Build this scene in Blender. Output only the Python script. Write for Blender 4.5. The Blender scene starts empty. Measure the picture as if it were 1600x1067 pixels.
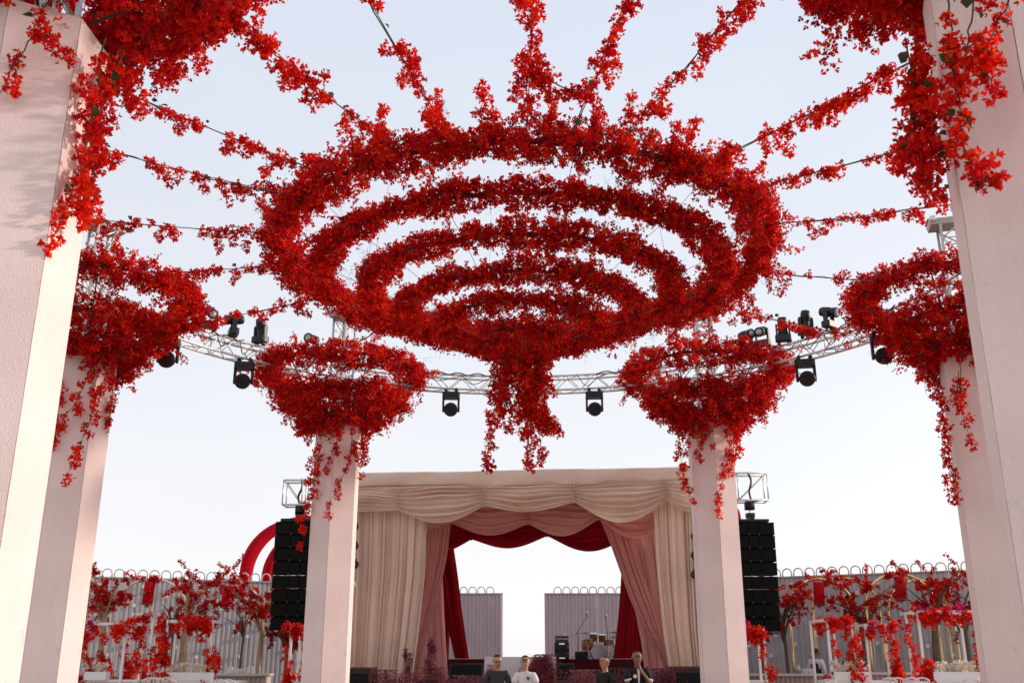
import bpy, math, random
import numpy as np
from mathutils import Vector, Matrix

random.seed(7)
rng = np.random.default_rng(11)
PI = math.pi
scene = bpy.context.scene
COL = scene.collection

# ------------------------------------------------------------------ camera
CAM_H, PITCH, YAW, LENS = 1.6, math.radians(17.73), math.radians(0.6), 35.0
cd = bpy.data.cameras.new('camera')
cam = bpy.data.objects.new('camera', cd)
COL.objects.link(cam)
cam.location = (0, 0, CAM_H)
cam.rotation_euler = (PI / 2 + PITCH, 0, YAW)
cd.lens = LENS
cd.sensor_width = 36.0
cd.sensor_fit = 'HORIZONTAL'
cd.clip_start = 0.05
cd.clip_end = 4000
cd.dof.use_dof = True
cd.dof.focus_distance = 12.5
cd.dof.aperture_fstop = 3.2
scene.camera = cam

# ------------------------------------------------------------------ sky, sun, exposure
SUN_EL, SUN_AZ = math.radians(16), math.radians(15)      # azimuth of the sun from +x towards +y
to_sun = Vector((math.cos(SUN_EL) * math.cos(SUN_AZ), math.cos(SUN_EL) * math.sin(SUN_AZ), math.sin(SUN_EL)))
world = bpy.data.worlds.new('World')
scene.world = world
world.use_nodes = True
wn, wl = world.node_tree.nodes, world.node_tree.links
wn.clear()
sky = wn.new('ShaderNodeTexSky')
sky.sky_type = 'NISHITA'
sky.sun_disc = False
sky.sun_elevation = SUN_EL
sky.sun_rotation = PI / 2 - SUN_AZ
sky.altitude = 0
sky.air_density = 1.0
sky.dust_density = 1.0
sky.ozone_density = 1.0
hs = wn.new('ShaderNodeHueSaturation')
hs.inputs['Saturation'].default_value = 0.42
# thick even haze in front of the clear sky: white at the horizon, pale blue towards the zenith
gm = wn.new('ShaderNodeNewGeometry')
sx = wn.new('ShaderNodeSeparateXYZ')
wl.new(gm.outputs['Incoming'], sx.inputs[0])
ab = wn.new('ShaderNodeMath')
ab.operation = 'ABSOLUTE'
wl.new(sx.outputs['Z'], ab.inputs[0])
cr = wn.new('ShaderNodeValToRGB')
cr.color_ramp.elements[0].position = 0.0
cr.color_ramp.elements[0].color = (3.9, 3.85, 3.85, 1)
cr.color_ramp.elements[1].position = 0.75
cr.color_ramp.elements[1].color = (2.7, 3.0, 3.65, 1)
wl.new(ab.outputs[0], cr.inputs[0])
hz = wn.new('ShaderNodeMix')
hz.data_type = 'RGBA'
hz.inputs[0].default_value = 0.85
bg = wn.new('ShaderNodeBackground')
bg.inputs['Strength'].default_value = 0.15
wo = wn.new('ShaderNodeOutputWorld')
wl.new(sky.outputs[0], hs.inputs['Color'])
wl.new(hs.outputs[0], hz.inputs[6])
wl.new(cr.outputs[0], hz.inputs[7])
sn = wn.new('ShaderNodeTexNoise')           # thin uneven veils in the haze
sn.inputs['Scale'].default_value = 1.6
sn.inputs['Detail'].default_value = 4
wl.new(gm.outputs['Incoming'], sn.inputs['Vector'])
sm = wn.new('ShaderNodeMapRange')
sm.inputs[1].default_value, sm.inputs[2].default_value = .3, .7
sm.inputs[3].default_value, sm.inputs[4].default_value = .965, 1.03
wl.new(sn.outputs[0], sm.inputs[0])
sv = wn.new('ShaderNodeVectorMath')
sv.operation = 'SCALE'
wl.new(hz.outputs[2], sv.inputs[0])
wl.new(sm.outputs[0], sv.inputs['Scale'])
wl.new(sv.outputs[0], bg.inputs['Color'])
wl.new(bg.outputs[0], wo.inputs['Surface'])
sl = bpy.data.lights.new('sun', 'SUN')
sl.energy = 2.1
sl.angle = math.radians(4.0)
sl.color = (1.0, 0.80, 0.68)
sun = bpy.data.objects.new('sun', sl)
COL.objects.link(sun)
sun.rotation_euler = (-to_sun).to_track_quat('-Z', 'Y').to_euler()
sun.location = (30, 5, 20)
vs = scene.view_settings
vs.view_transform = 'Standard'
vs.look = 'None'
vs.exposure = 0.8
vs.gamma = 1.0

# ------------------------------------------------------------------ materials
MATS = {}


def mat(name, color, rough=0.7, metal=0.0, noise=0.0, nscale=20.0, bump=0.0, bscale=200.0, translucent=0.0,
        spec=0.4, sheen=0.0, stretch=None, emit=None, alpha=None, speck=0.0):
    if name in MATS:
        return MATS[name]
    m = bpy.data.materials.new(name)
    m.use_nodes = True
    nt = m.node_tree
    N, L = nt.nodes, nt.links
    b = N['Principled BSDF']
    out = N['Material Output']
    b.inputs['Roughness'].default_value = rough
    b.inputs['Metallic'].default_value = metal
    b.inputs['Specular IOR Level'].default_value = spec
    b.inputs['Base Color'].default_value = (*color, 1)
    if sheen:
        b.inputs['Sheen Weight'].default_value = sheen
    if alpha is not None:
        b.inputs['Alpha'].default_value = alpha
    if emit:
        b.inputs['Emission Color'].default_value = (*emit[0], 1)
        b.inputs['Emission Strength'].default_value = emit[1]
    tc = N.new('ShaderNodeTexCoord')
    src = tc.outputs['Object']
    if stretch:
        mp = N.new('ShaderNodeMapping')
        mp.inputs['Scale'].default_value = stretch
        L.new(src, mp.inputs[0])
        src = mp.outputs[0]
    col_out = None
    if noise:
        nz = N.new('ShaderNodeTexNoise')
        nz.inputs['Scale'].default_value = nscale
        nz.inputs['Detail'].default_value = 6
        L.new(src, nz.inputs['Vector'])
        rp = N.new('ShaderNodeMapRange')
        rp.inputs[1].default_value = 0.3
        rp.inputs[2].default_value = 0.7
        rp.inputs[3].default_value = 1 - noise
        rp.inputs[4].default_value = 1 + noise
        L.new(nz.outputs[0], rp.inputs[0])
        mx = N.new('ShaderNodeVectorMath')
        mx.operation = 'SCALE'
        mx.inputs[0].default_value = color
        L.new(rp.outputs[0], mx.inputs['Scale'])
        col_out = mx.outputs[0]
        if speck:       # trowel grain and rain streaks
            for sc_, am, st in ((70, speck, (1, 1, 1)), (2.5, speck * .45, (4, 4, .3))):
                m2 = N.new('ShaderNodeMapping')
                m2.inputs['Scale'].default_value = st
                L.new(tc.outputs['Object'], m2.inputs[0])
                n2 = N.new('ShaderNodeTexNoise')
                n2.inputs['Scale'].default_value = sc_
                n2.inputs['Detail'].default_value = 5
                L.new(m2.outputs[0], n2.inputs['Vector'])
                r2 = N.new('ShaderNodeMapRange')
                r2.inputs[1].default_value, r2.inputs[2].default_value = .3, .7
                r2.inputs[3].default_value, r2.inputs[4].default_value = 1 - am, 1 + am
                L.new(n2.outputs[0], r2.inputs[0])
                s2 = N.new('ShaderNodeVectorMath')
                s2.operation = 'SCALE'
                L.new(col_out, s2.inputs[0])
                L.new(r2.outputs[0], s2.inputs['Scale'])
                col_out = s2.outputs[0]
        if speck:       # scattered scuffs and chips
            n3 = N.new('ShaderNodeTexNoise')
            n3.inputs['Scale'].default_value = 6.5
            n3.inputs['Detail'].default_value = 8
            L.new(tc.outputs['Object'], n3.inputs['Vector'])
            r3 = N.new('ShaderNodeMapRange')
            r3.inputs[1].default_value, r3.inputs[2].default_value = .66, .72
            r3.inputs[3].default_value, r3.inputs[4].default_value = 1.0, .86
            L.new(n3.outputs[0], r3.inputs[0])
            s3 = N.new('ShaderNodeVectorMath')
            s3.operation = 'SCALE'
            L.new(col_out, s3.inputs[0])
            L.new(r3.outputs[0], s3.inputs['Scale'])
            col_out = s3.outputs[0]
        L.new(col_out, b.inputs['Base Color'])
    if bump:
        nb = N.new('ShaderNodeTexNoise')
        nb.inputs['Scale'].default_value = bscale
        nb.inputs['Detail'].default_value = 4
        L.new(src, nb.inputs['Vector'])
        bp = N.new('ShaderNodeBump')
        bp.inputs['Strength'].default_value = bump
        bp.inputs['Distance'].default_value = 0.01
        L.new(nb.outputs[0], bp.inputs['Height'])
        L.new(bp.outputs[0], b.inputs['Normal'])
    if translucent:
        tr = N.new('ShaderNodeBsdfTranslucent')
        tr.inputs[0].default_value = (*color, 1)
        if col_out:
            L.new(col_out, tr.inputs[0])
        ms = N.new('ShaderNodeMixShader')
        ms.inputs[0].default_value = translucent
        L.new(b.outputs[0], ms.inputs[1])
        L.new(tr.outputs[0], ms.inputs[2])
        L.new(ms.outputs[0], out.inputs['Surface'])
    MATS[name] = m
    return m


def petal_material(name='bract', trans=0.48):
    m = bpy.data.materials.new(name)
    m.use_nodes = True
    N, L = m.node_tree.nodes, m.node_tree.links
    b, out = N['Principled BSDF'], N['Material Output']
    at_ = N.new('ShaderNodeAttribute')
    at_.attribute_name = 'tint'
    L.new(at_.outputs['Color'], b.inputs['Base Color'])
    b.inputs['Roughness'].default_value = 0.6
    b.inputs['Specular IOR Level'].default_value = 0.08
    t = N.new('ShaderNodeBsdfTranslucent')
    L.new(at_.outputs['Color'], t.inputs[0])
    ms = N.new('ShaderNodeMixShader')
    ms.inputs[0].default_value = trans
    L.new(b.outputs[0], ms.inputs[1])
    L.new(t.outputs[0], ms.inputs[2])
    L.new(ms.outputs[0], out.inputs['Surface'])
    return m


M_PETAL = petal_material()
M_STUCCO = mat('column_stucco', (0.84, 0.685, 0.645), 0.9, noise=0.07, nscale=1.1, bump=0.5, bscale=110, spec=0.15, speck=.05)
M_SEAM = mat('seam_filler', (0.42, 0.33, 0.29), 0.9)
M_STEM = mat('vine_stem', (0.055, 0.045, 0.03), 0.9, noise=0.3, nscale=40)
M_CORE = mat('twig_core', (0.10, 0.012, 0.012), 0.95, noise=0.4, nscale=60, bump=0.8, bscale=60)
M_ALU = mat('truss_aluminium', (0.70, 0.66, 0.62), 0.42, metal=0.55, noise=0.12, nscale=6, spec=0.5)
M_BLACK = mat('black_plastic', (0.012, 0.012, 0.013), 0.45, noise=0.2, nscale=30)
M_LENS = mat('lens_glass', (0.02, 0.016, 0.018), 0.5, spec=0.3)
M_CELL = mat('lens_cell', (0.035, 0.026, 0.026), 0.6, spec=0.15)
M_RING = mat('polished_rim', (0.75, 0.75, 0.76), 0.15, metal=0.9)
M_CABLE = mat('steel_cable', (0.16, 0.15, 0.15), 0.5, metal=0.4)
M_WOOD = mat('plywood', (0.42, 0.31, 0.21), 0.8, noise=0.15, nscale=8)
M_LEAF = mat('bougainvillea_leaf', (0.045, 0.075, 0.022), 0.5, noise=0.35, nscale=9, translucent=0.3)
M_WISP = mat('dried_wisp', (0.16, 0.075, 0.08), 0.9)
M_GROUND = mat('sand_ground', (0.42, 0.35, 0.28), 0.95, noise=0.12, nscale=0.6, bump=0.2, bscale=8)


# ------------------------------------------------------------------ object helpers
def tag(o, label=None, cat=None, group=None, kind=None):
    if label:
        o['label'] = label
    if cat:
        o['category'] = cat
    if group:
        o['group'] = group
    if kind:
        o['kind'] = kind
    return o


def empty(name, loc, rz=0.0, label=None, cat=None, group=None, parent=None):
    o = bpy.data.objects.new(name, None)
    o.empty_display_size = 0.2
    COL.objects.link(o)
    o.location = loc
    o.rotation_euler = (0, 0, rz)
    if parent:
        o.parent = parent
    return tag(o, label, cat, group)


def link_mesh(name, me, parent=None, loc=None, rot=None, scale=None):
    o = bpy.data.objects.new(name, me)
    COL.objects.link(o)
    if parent:
        o.parent = parent
    if loc is not None:
        o.location = loc
    if rot is not None:
        o.rotation_euler = rot
    if scale is not None:
        o.scale = (scale,) * 3 if np.isscalar(scale) else scale
    return o


def copy_tree(o, parent=None):
    c = o.copy()
    COL.objects.link(c)
    if parent:
        c.parent = parent
    for ch in list(o.children):
        copy_tree(ch, c)
    return c


def frame_of(d):
    d = Vector(d).normalized()
    up = Vector((0, 0, 1)) if abs(d.z) < 0.95 else Vector((1, 0, 0))
    a = d.cross(up).normalized()
    return a, a.cross(d).normalized(), d


class MB:
    """collects shapes and links them as one mesh object"""

    def __init__(self):
        self.v, self.f, self.m = [], [], []
        self.mi = 0

    def add(self, verts, faces):
        n = len(self.v)
        self.v += [tuple(p) for p in verts]
        self.f += [tuple(i + n for i in f) for f in faces]
        self.m += [self.mi] * len(faces)
        return self

    def box(self, c, s, M=None):
        x, y, z = s[0] / 2, s[1] / 2, s[2] / 2
        pts = [Vector((a, b, d)) for a in (-x, x) for b in (-y, y) for d in (-z, z)]
        if M is not None:
            pts = [M @ p for p in pts]
        c = Vector(c)
        return self.add([c + p for p in pts],
                        [(0, 1, 3, 2), (4, 6, 7, 5), (0, 4, 5, 1), (2, 3, 7, 6), (0, 2, 6, 4), (1, 5, 7, 3)])

    def prism(self, outline, z0, z1, M=None, c=(0, 0, 0)):
        n = len(outline)
        pts = [Vector((x, y, z0)) for x, y in outline] + [Vector((x, y, z1)) for x, y in outline]
        if M is not None:
            pts = [M @ p for p in pts]
        c = Vector(c)
        return self.add([c + p for p in pts],
                        [tuple(range(n - 1, -1, -1)), tuple(range(n, 2 * n))] +
                        [(i, (i + 1) % n, n + (i + 1) % n, n + i) for i in range(n)])

    def tube(self, pts, r, n=6, caps=True, closed=False):
        pts = [Vector(p) for p in pts]
        k = len(pts)
        rs = [r] * k if np.isscalar(r) else list(r)
        vs, fs = [], []
        ref = None
        for i, p in enumerate(pts):
            if closed:
                d = pts[(i + 1) % k] - pts[i - 1]
            else:
                d = pts[min(i + 1, k - 1)] - pts[max(i - 1, 0)]
            if d.length < 1e-9:
                d = Vector((0, 0, 1))
            d.normalize()
            if ref is None:
                a, b, _ = frame_of(d)
            else:
                a = (ref - d * ref.dot(d)).normalized()
                b = a.cross(d).normalized()
            ref = a
            for j in range(n):
                t = 2 * PI * j / n
                vs.append(p + (a * math.cos(t) + b * math.sin(t)) * rs[i])
        rng_ = range(k if closed else k - 1)
        for i in rng_:
            for j in range(n):
                i2 = (i + 1) % k
                fs.append((i * n + j, i * n + (j + 1) % n, i2 * n + (j + 1) % n, i2 * n + j))
        if caps and not closed:
            fs.append(tuple(range(n - 1, -1, -1)))
            fs.append(tuple(range((k - 1) * n, k * n)))
        return self.add(vs, fs)

    def lathe(self, prof, n=20, M=None, c=(0, 0, 0)):
        """profile of (radius, z) about z"""
        vs, fs = [], []
        c = Vector(c)
        for r, z in prof:
            for j in range(n):
                t = 2 * PI * j / n
                p = Vector((r * math.cos(t), r * math.sin(t), z))
                if M is not None:
                    p = M @ p
                vs.append(c + p)
        for i in range(len(prof) - 1):
            for j in range(n):
                fs.append((i * n + j, i * n + (j + 1) % n, (i + 1) * n + (j + 1) % n, (i + 1) * n + j))
        fs.append(tuple(range(n - 1, -1, -1)))
        fs.append(tuple(range((len(prof) - 1) * n, len(prof) * n)))
        return self.add(vs, fs)

    def mesh(self, name, mats, smooth=False):
        me = bpy.data.meshes.new(name)
        me.from_pydata(self.v, [], self.f)
        if not isinstance(mats, (list, tuple)):
            mats = [mats]
        for m in mats:
            me.materials.append(m)
        if len(mats) > 1:
            me.polygons.foreach_set('material_index', self.m)
        if smooth:
            me.polygons.foreach_set('use_smooth', [True] * len(me.polygons))
        me.validate()
        me.update()
        return me

    def build(self, name, mats, parent=None, smooth=False, loc=None, rot=None, bevel=0.0):
        o = link_mesh(name, self.mesh(name, mats, smooth), parent, loc, rot)
        if bevel:
            b = o.modifiers.new('bevel', 'BEVEL')
            b.width = bevel
            b.segments = 2
            b.limit_method = 'ANGLE'
        return o


def grid_mesh(P, name, m, smooth=True, closed_u=False):
    """P: array (nu, nv, 3)"""
    nu, nv = P.shape[:2]
    mb = MB()
    mb.v = [tuple(p) for p in P.reshape(-1, 3)]
    for i in range(nu if closed_u else nu - 1):
        for j in range(nv - 1):
            i2 = (i + 1) % nu
            mb.f.append((i * nv + j, i2 * nv + j, i2 * nv + j + 1, i * nv + j + 1))
    mb.m = [0] * len(mb.f)
    return mb.mesh(name, m, smooth)


# a point of the place from where it is seen and how far down the site (y) it stands
def ray(u, v):
    f = LENS / 36.0 * 1600
    x, up = (u - 800) / f, (533.5 - v) / f
    Y, Z = math.cos(PITCH) - up * math.sin(PITCH), math.sin(PITCH) + up * math.cos(PITCH)
    c, s = math.cos(YAW), math.sin(YAW)
    return Vector((x * c - Y * s, x * s + Y * c, Z))


def at(u, v, Y, k=0.0):
    """on the vertical plane y = Y - k x"""
    r = ray(u, v)
    return r * (Y / (r.y + k * r.x)) + Vector((0, 0, CAM_H))


# ------------------------------------------------------------------ blossoms
def rand_rot(n, g):
    q = g.normal(size=(n, 4))
    q /= np.linalg.norm(q, axis=1)[:, None]
    w, x, y, z = q.T
    return np.stack([np.stack([1 - 2 * (y * y + z * z), 2 * (x * y - z * w), 2 * (x * z + y * w)], -1),
                     np.stack([2 * (x * y + z * w), 1 - 2 * (x * x + z * z), 2 * (y * z - x * w)], -1),
                     np.stack([2 * (x * z - y * w), 2 * (y * z + x * w), 1 - 2 * (x * x + y * y)], -1)], 1)


def flower_template(fine=False):
    """three pointed folded bracts round a stalk; length about 1"""
    vs, fs = [], []
    for k in range(3):
        a = 2 * PI * k / 3
        ca, sa = math.cos(a), math.sin(a)
        if fine:
            loc = [(0, .02, 0), (-.36, .28, .34), (0, .38, .26), (.36, .28, .34), (-.34, .52, .70), (0, .60, .58),
                   (.34, .52, .70), (0, .98, .92)]
            fc = [(0, 2, 1), (0, 3, 2), (1, 2, 5, 4), (2, 3, 6, 5), (4, 5, 7), (5, 6, 7)]
        else:
            loc = [(0, .02, 0), (-.46, .40, .54), (0, .92, .84), (.46, .40, .54)]
            fc = [(0, 2, 1), (0, 3, 2)]
        n = len(vs)
        for x, y, z in loc:
            vs.append((x * ca - y * sa, x * sa + y * ca, z - .4))
        fs += [tuple(i + n for i in f) for f in fc]
    return np.array(vs), fs


T_LO = flower_template()
T_HI = flower_template(True)
RED = np.array([[.82, .017, .010], [.72, .008, .011], [.86, .036, .013], [.50, .005, .009], [.76, .010, .020],
                [.88, .070, .018]]) * np.array([1.05, 1.15, 1.1])
RED_P = np.array([.28, .25, .18, .13, .10, .06])
MAGENTA = np.array([[.50, .012, .16], [.56, .02, .22], [.44, .01, .12]])
PINK = np.array([[.36, .13, .15], [.30, .10, .12], [.42, .18, .19], [.26, .07, .09]])
WHITE = np.array([[.88, .80, .66], [.90, .86, .78], [.84, .74, .58]])


def flower_mesh(name, pts, size, pal=RED, prob=None, fine=False, g=rng, material=None, tone=None):
    pts = np.asarray(pts, dtype=float)
    n = len(pts)
    tv, tf = T_HI if fine else T_LO
    k = len(tv)
    sc = size * g.uniform(.72, 1.2, n)
    V = np.einsum('nij,kj->nki', rand_rot(n, g), tv) * sc[:, None, None] + pts[:, None, :]
    ci = g.choice(len(pal), n, p=prob if prob is not None else (RED_P if pal is RED else None))
    tint = pal[ci] * g.uniform(.8, 1.15, (n, 1))
    if tone is not None:        # bunches of younger (scarlet) and older (crimson) bracts
        tint = tint * np.stack([.58 + .55 * tone, .35 + 1.5 * tone ** 2, 1.15 - .3 * tone], -1)
        tint = np.minimum(tint, .93)
    me = bpy.data.meshes.new(name)
    off = (np.arange(n) * k)
    loops, starts, totals = [], [], []
    tl = np.concatenate([np.array(f) for f in tf])
    tt = np.array([len(f) for f in tf])
    L = len(tl)
    me.vertices.add(n * k)
    me.vertices.foreach_set('co', V.reshape(-1))
    me.loops.add(n * L)
    me.loops.foreach_set('vertex_index', (tl[None, :] + off[:, None]).reshape(-1).astype(np.int32))
    nf = len(tf)
    me.polygons.add(n * nf)
    st = np.concatenate([[0], np.cumsum(tt)[:-1]])
    me.polygons.foreach_set('loop_start', (st[None, :] + (np.arange(n) * L)[:, None]).reshape(-1).astype(np.int32))
    me.polygons.foreach_set('loop_total', np.tile(tt, n).astype(np.int32))
    me.update(calc_edges=True)
    at_ = me.attributes.new('tint', 'FLOAT_COLOR', 'POINT')
    C = np.ones((n, k, 4))
    C[:, :, :3] = tint[:, None, :]
    at_.data.foreach_set('color', C.reshape(-1))
    me.materials.append(material or M_PETAL)
    return me


LEAF_T = (np.array([(0, 0, 0), (-.32, .38, .10), (0, .45, 0), (.32, .38, .10), (0, 1.0, -.10)]),
          [(0, 2, 1), (0, 3, 2), (1, 2, 4), (2, 3, 4)])


def leaf_mesh(name, pts, size, g=rng):
    pts = np.asarray(pts, dtype=float)
    n = len(pts)
    tv, tf = LEAF_T
    V = np.einsum('nij,kj->nki', rand_rot(n, g), tv) * (size * g.uniform(.6, 1.2, n))[:, None, None] + pts[:, None, :]
    me = bpy.data.meshes.new(name)
    fs = (np.array(tf)[None] + (np.arange(n) * 5)[:, None, None]).reshape(-1, 3)
    me.from_pydata(V.reshape(-1, 3).tolist(), [], fs.tolist())
    me.materials.append(M_LEAF)
    return me


def wisp_mesh(name, centres, length, g=rng):
    """feathery dried twigs: thin branching threads"""
    vs, fs = [], []
    for c in centres:
        d = g.normal(size=3) * (1, 1, .6)
        d /= np.linalg.norm(d)
        for q in range(26):
            p = np.array(c) + d * g.uniform(0, length) + g.normal(size=3) * .03
            e = d * .6 + g.normal(size=3) * .6
            e /= np.linalg.norm(e)
            l_ = g.uniform(.06, .16)
            s = np.cross(e, g.normal(size=3))
            s = s / np.linalg.norm(s) * .0022
            n = len(vs)
            vs += [tuple(p - s), tuple(p + s), tuple(p + e * l_ + s * .3 + g.normal(size=3) * .01)]
            fs.append((n, n + 1, n + 2))
    me = bpy.data.meshes.new(name)
    me.from_pydata(vs, [], fs)
    me.materials.append(M_WISP)
    return me


def smooth_noise(x, seed, freqs=(3, 7, 13, 23)):
    g = np.random.default_rng(seed)
    s = np.zeros_like(x)
    for f in freqs:
        s += np.sin(f * x + g.uniform(0, 6.28)) * g.uniform(.5, 1) / math.sqrt(f)
    return s


def hoop_points(R, z, r, clumps_per_m, per_clump, seed, sig=.034, sprays=3.0, spray_len=.32, down=.5, flat=1.0):
    """positions of blossoms wrapped round a horizontal hoop: bunches plus loose sprays"""
    g = np.random.default_rng(seed)
    n = int(2 * PI * R * clumps_per_m)
    a = g.uniform(0, 2 * PI, n)
    th = g.uniform(0, 2 * PI, n)
    lump = 1 + .42 * smooth_noise(a * max(R, .6), seed, (2, 5, 9, 17)) + .16 * np.sin(3 * th + a * 9)
    rho = r * lump * np.sqrt(g.uniform(.02, 1.08, n))
    keep = g.uniform(size=n) > .18 * (1 + np.sin(a * R * 4.3 + th * 2) * np.sin(a * R * 1.7 + 1))
    a, th, rho = a[keep], th[keep], rho[keep]
    rad = R + rho * np.cos(th)
    c = np.stack([rad * np.cos(a), rad * np.sin(a), z + rho * np.sin(th) * flat], -1)
    # sprays
    ns = int(2 * PI * R * sprays)
    sp = []
    for i in range(ns):
        a0 = g.uniform(0, 2 * PI)
        t0 = g.uniform(0, 2 * PI)
        d = np.array([math.cos(a0) * math.cos(t0), math.sin(a0) * math.cos(t0), math.sin(t0) - down])
        d = d + g.normal(size=3) * .45
        d /= np.linalg.norm(d)
        L = spray_len * g.uniform(.35, 1.15)
        o = np.array([(R + r * .7 * math.cos(t0)) * math.cos(a0), (R + r * .7 * math.cos(t0)) * math.sin(a0),
                      z + r * .7 * math.sin(t0)])
        m = max(2, int(L / .05))
        for j in range(m):
            f = (j + .5) / m
            sp.append(o + d * L * f + np.array([0, 0, -.10 * f * f * L]) + g.normal(size=3) * .015)
    c = np.vstack([c, np.array(sp)]) if sp else c
    k = g.integers(max(2, per_clump - 3), per_clump + 4, len(c))
    if sp:
        k[-len(sp):] = np.maximum(3, k[-len(sp):] * 5 // 10)
    pts = np.repeat(c, k, axis=0) + g.normal(size=(k.sum(), 3)) * sig
    return pts, c, np.repeat(np.clip(g.beta(1.6, 1.3, len(c)) + .12 * smooth_noise(np.arange(len(c)) * .9, seed), 0, 1), k)


def hoop_frame(R, z, r, n=64, sides=8, seed=1):
    mb = MB()
    pts = [(R * math.cos(2 * PI * i / n), R * math.sin(2 * PI * i / n), z + .015 * math.sin(i * 2.7 + seed)) for i in range(n)]
    mb.tube(pts, [r * (1 + .25 * math.sin(i * 1.9 + seed) * math.cos(i * .7)) for i in range(n)], sides, closed=True)
    return mb


# bunches that hang on vines and garlands (each a piece of its own; a few shared shapes)
CLUSTERS = []
for i in range(9):
    g = np.random.default_rng(100 + i)
    L = g.uniform(.09, .20)
    n = int(14 + L * 105)
    t = g.uniform(0, 1, n)
    w = .020 + .026 * np.sin(PI * np.clip(t, .05, 1)) * g.uniform(.8, 1.25)
    p = np.stack([np.clip(g.normal(size=n), -1.5, 1.5) * w, np.clip(g.normal(size=n), -1.5, 1.5) * w, -t * L], -1)
    CLUSTERS.append(flower_mesh('flower_cluster', p, .031, fine=True, g=g, tone=np.full(n, [.95, .7, .5, .85, .3, .75, 1.0, .6, .9][i])))
LEAF_ME = []
for i in range(3):
    mb = MB()
    w, b = .36 + .05 * i, .10 + .05 * i
    mb.add([(0, 0, 0), (-w * .8, .25, b), (0, .3, 0), (w * .8, .25, b), (-w, .55, b * .7), (0, .62, -.03), (w, .55, b * .7),
            (0, 1.05, -.16)],
           [(0, 2, 1), (0, 3, 2), (1, 2, 5, 4), (2, 3, 6, 5), (4, 5, 7), (5, 6, 7)])
    LEAF_ME.append(mb.mesh('leaf', M_LEAF, True))


def bez(pts, n):
    """smooth polyline through points (Catmull-Rom)"""
    P = [Vector(p) for p in pts]
    if len(P) == 2:
        return [P[0].lerp(P[1], i / (n - 1)) for i in range(n)]
    P = [P[0] * 2 - P[1]] + P + [P[-1] * 2 - P[-2]]
    out = []
    m = len(P) - 3
    for i in range(n):
        t = i / (n - 1) * m
        k = min(int(t), m - 1)
        f = t - k
        a, b, c, d = P[k:k + 4]
        out.append(0.5 * ((2 * b) + (c - a) * f + (2 * a - 5 * b + 4 * c - d) * f * f + (3 * b - a - 3 * c + d) * f ** 3))
    return out


R_ = random.Random(5)


def vine(parent, pts, n, size=1.0, leaves=2, tail=1.0, spread=.03, stem=.006, start=.06, name='vine', label=None, lsz=1.0):
    """a stem with bunches; pts are in the parent's space"""
    path = bez(pts, 14)
    for i in range(1, 13):
        path[i] = path[i] + Vector((R_.gauss(0, .008), R_.gauss(0, .008), 0))
    v = MB().tube(path, [stem * (1 - .5 * i / 13) for i in range(14)], 5).build(name, M_STEM, parent, True)
    if label:
        v['label'] = label
    for i in range(n):
        t = min(1, start + (1 - start) * ((i + R_.uniform(.1, .9)) / n) ** (1 / tail))
        k = min(int(t * 13), 12)
        p = path[k].lerp(path[k + 1], t * 13 - k)
        p = p + Vector((R_.gauss(0, spread), R_.gauss(0, spread), R_.gauss(0, spread * .6)))
        link_mesh('flower_cluster', R_.choice(CLUSTERS), v, p,
                  (R_.gauss(0, .45), R_.gauss(0, .45), R_.uniform(0, 6.28)), size * R_.uniform(.75, 1.2))
    for i in range(leaves):
        k = R_.randint(1, 12)
        link_mesh('leaf', R_.choice(LEAF_ME), v, path[k] + Vector((R_.gauss(0, .02), -.015, 0)),
                  (R_.uniform(-1.2, 1.2), R_.uniform(-.8, .8), R_.uniform(0, 6.28)), size * lsz * R_.uniform(.045, .075))
    return v


# ================================================================== SETTING
mb = MB()
mb.add([(-900, -300, 0), (900, -300, 0), (900, 1500, 0), (-900, 1500, 0)], [(0, 1, 2, 3)])
tag(mb.build('ground', M_GROUND), kind='structure', label='pale sandy ground of the event site')

# ================================================================== COLUMNS
COL_H, COL_W = 6.12, .48
PANEL_ME = None


def hex_panel():
    ap = COL_W * math.sqrt(3) / 2
    t, gap = .03, .0034
    wo_, wi = COL_W / 2 - gap, COL_W / 2 - gap - t / math.sqrt(3)
    nz = 60
    mb = MB()
    vs = []
    for i in range(nz + 1):
        z = COL_H * i / nz
        o1 = .0012 * math.sin(i * 1.7) + .001 * math.sin(i * .63 + 1)
        vs += [(-wo_ + o1, -ap, z), (wo_ + o1 * .6, -ap, z), (wi, -ap + t, z), (-wi, -ap + t, z)]
    fs = []
    for i in range(nz):
        for j in range(4):
            a, b = i * 4 + j, i * 4 + (j + 1) % 4
            fs.append((a, b, b + 4, a + 4))
    fs += [(3, 2, 1, 0), tuple(nz * 4 + j for j in range(4))]
    mb.add(vs, fs)
    return mb.mesh('panel', M_STUCCO)


PANEL_ME = hex_panel()
LINER_ME = MB().prism([((COL_W - .022) * math.cos(i * PI / 3 ), (COL_W - .022) * math.sin(i * PI / 3)) for i in range(6)],
                      0, COL_H - .02).mesh('liner', M_SEAM)


def clad_column(x, y, az, label):
    """az: direction of one face normal, degrees from -y towards +x"""
    c = empty('clad_column', (x, y, 0), math.radians(az), label, 'column', 'columns of the rotunda')
    link_mesh('liner', LINER_ME, c, rot=(0, 0, 0))
    for k in range(6):
        link_mesh('panel', PANEL_ME, c, rot=(0, 0, k * PI / 3))
    return c


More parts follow.
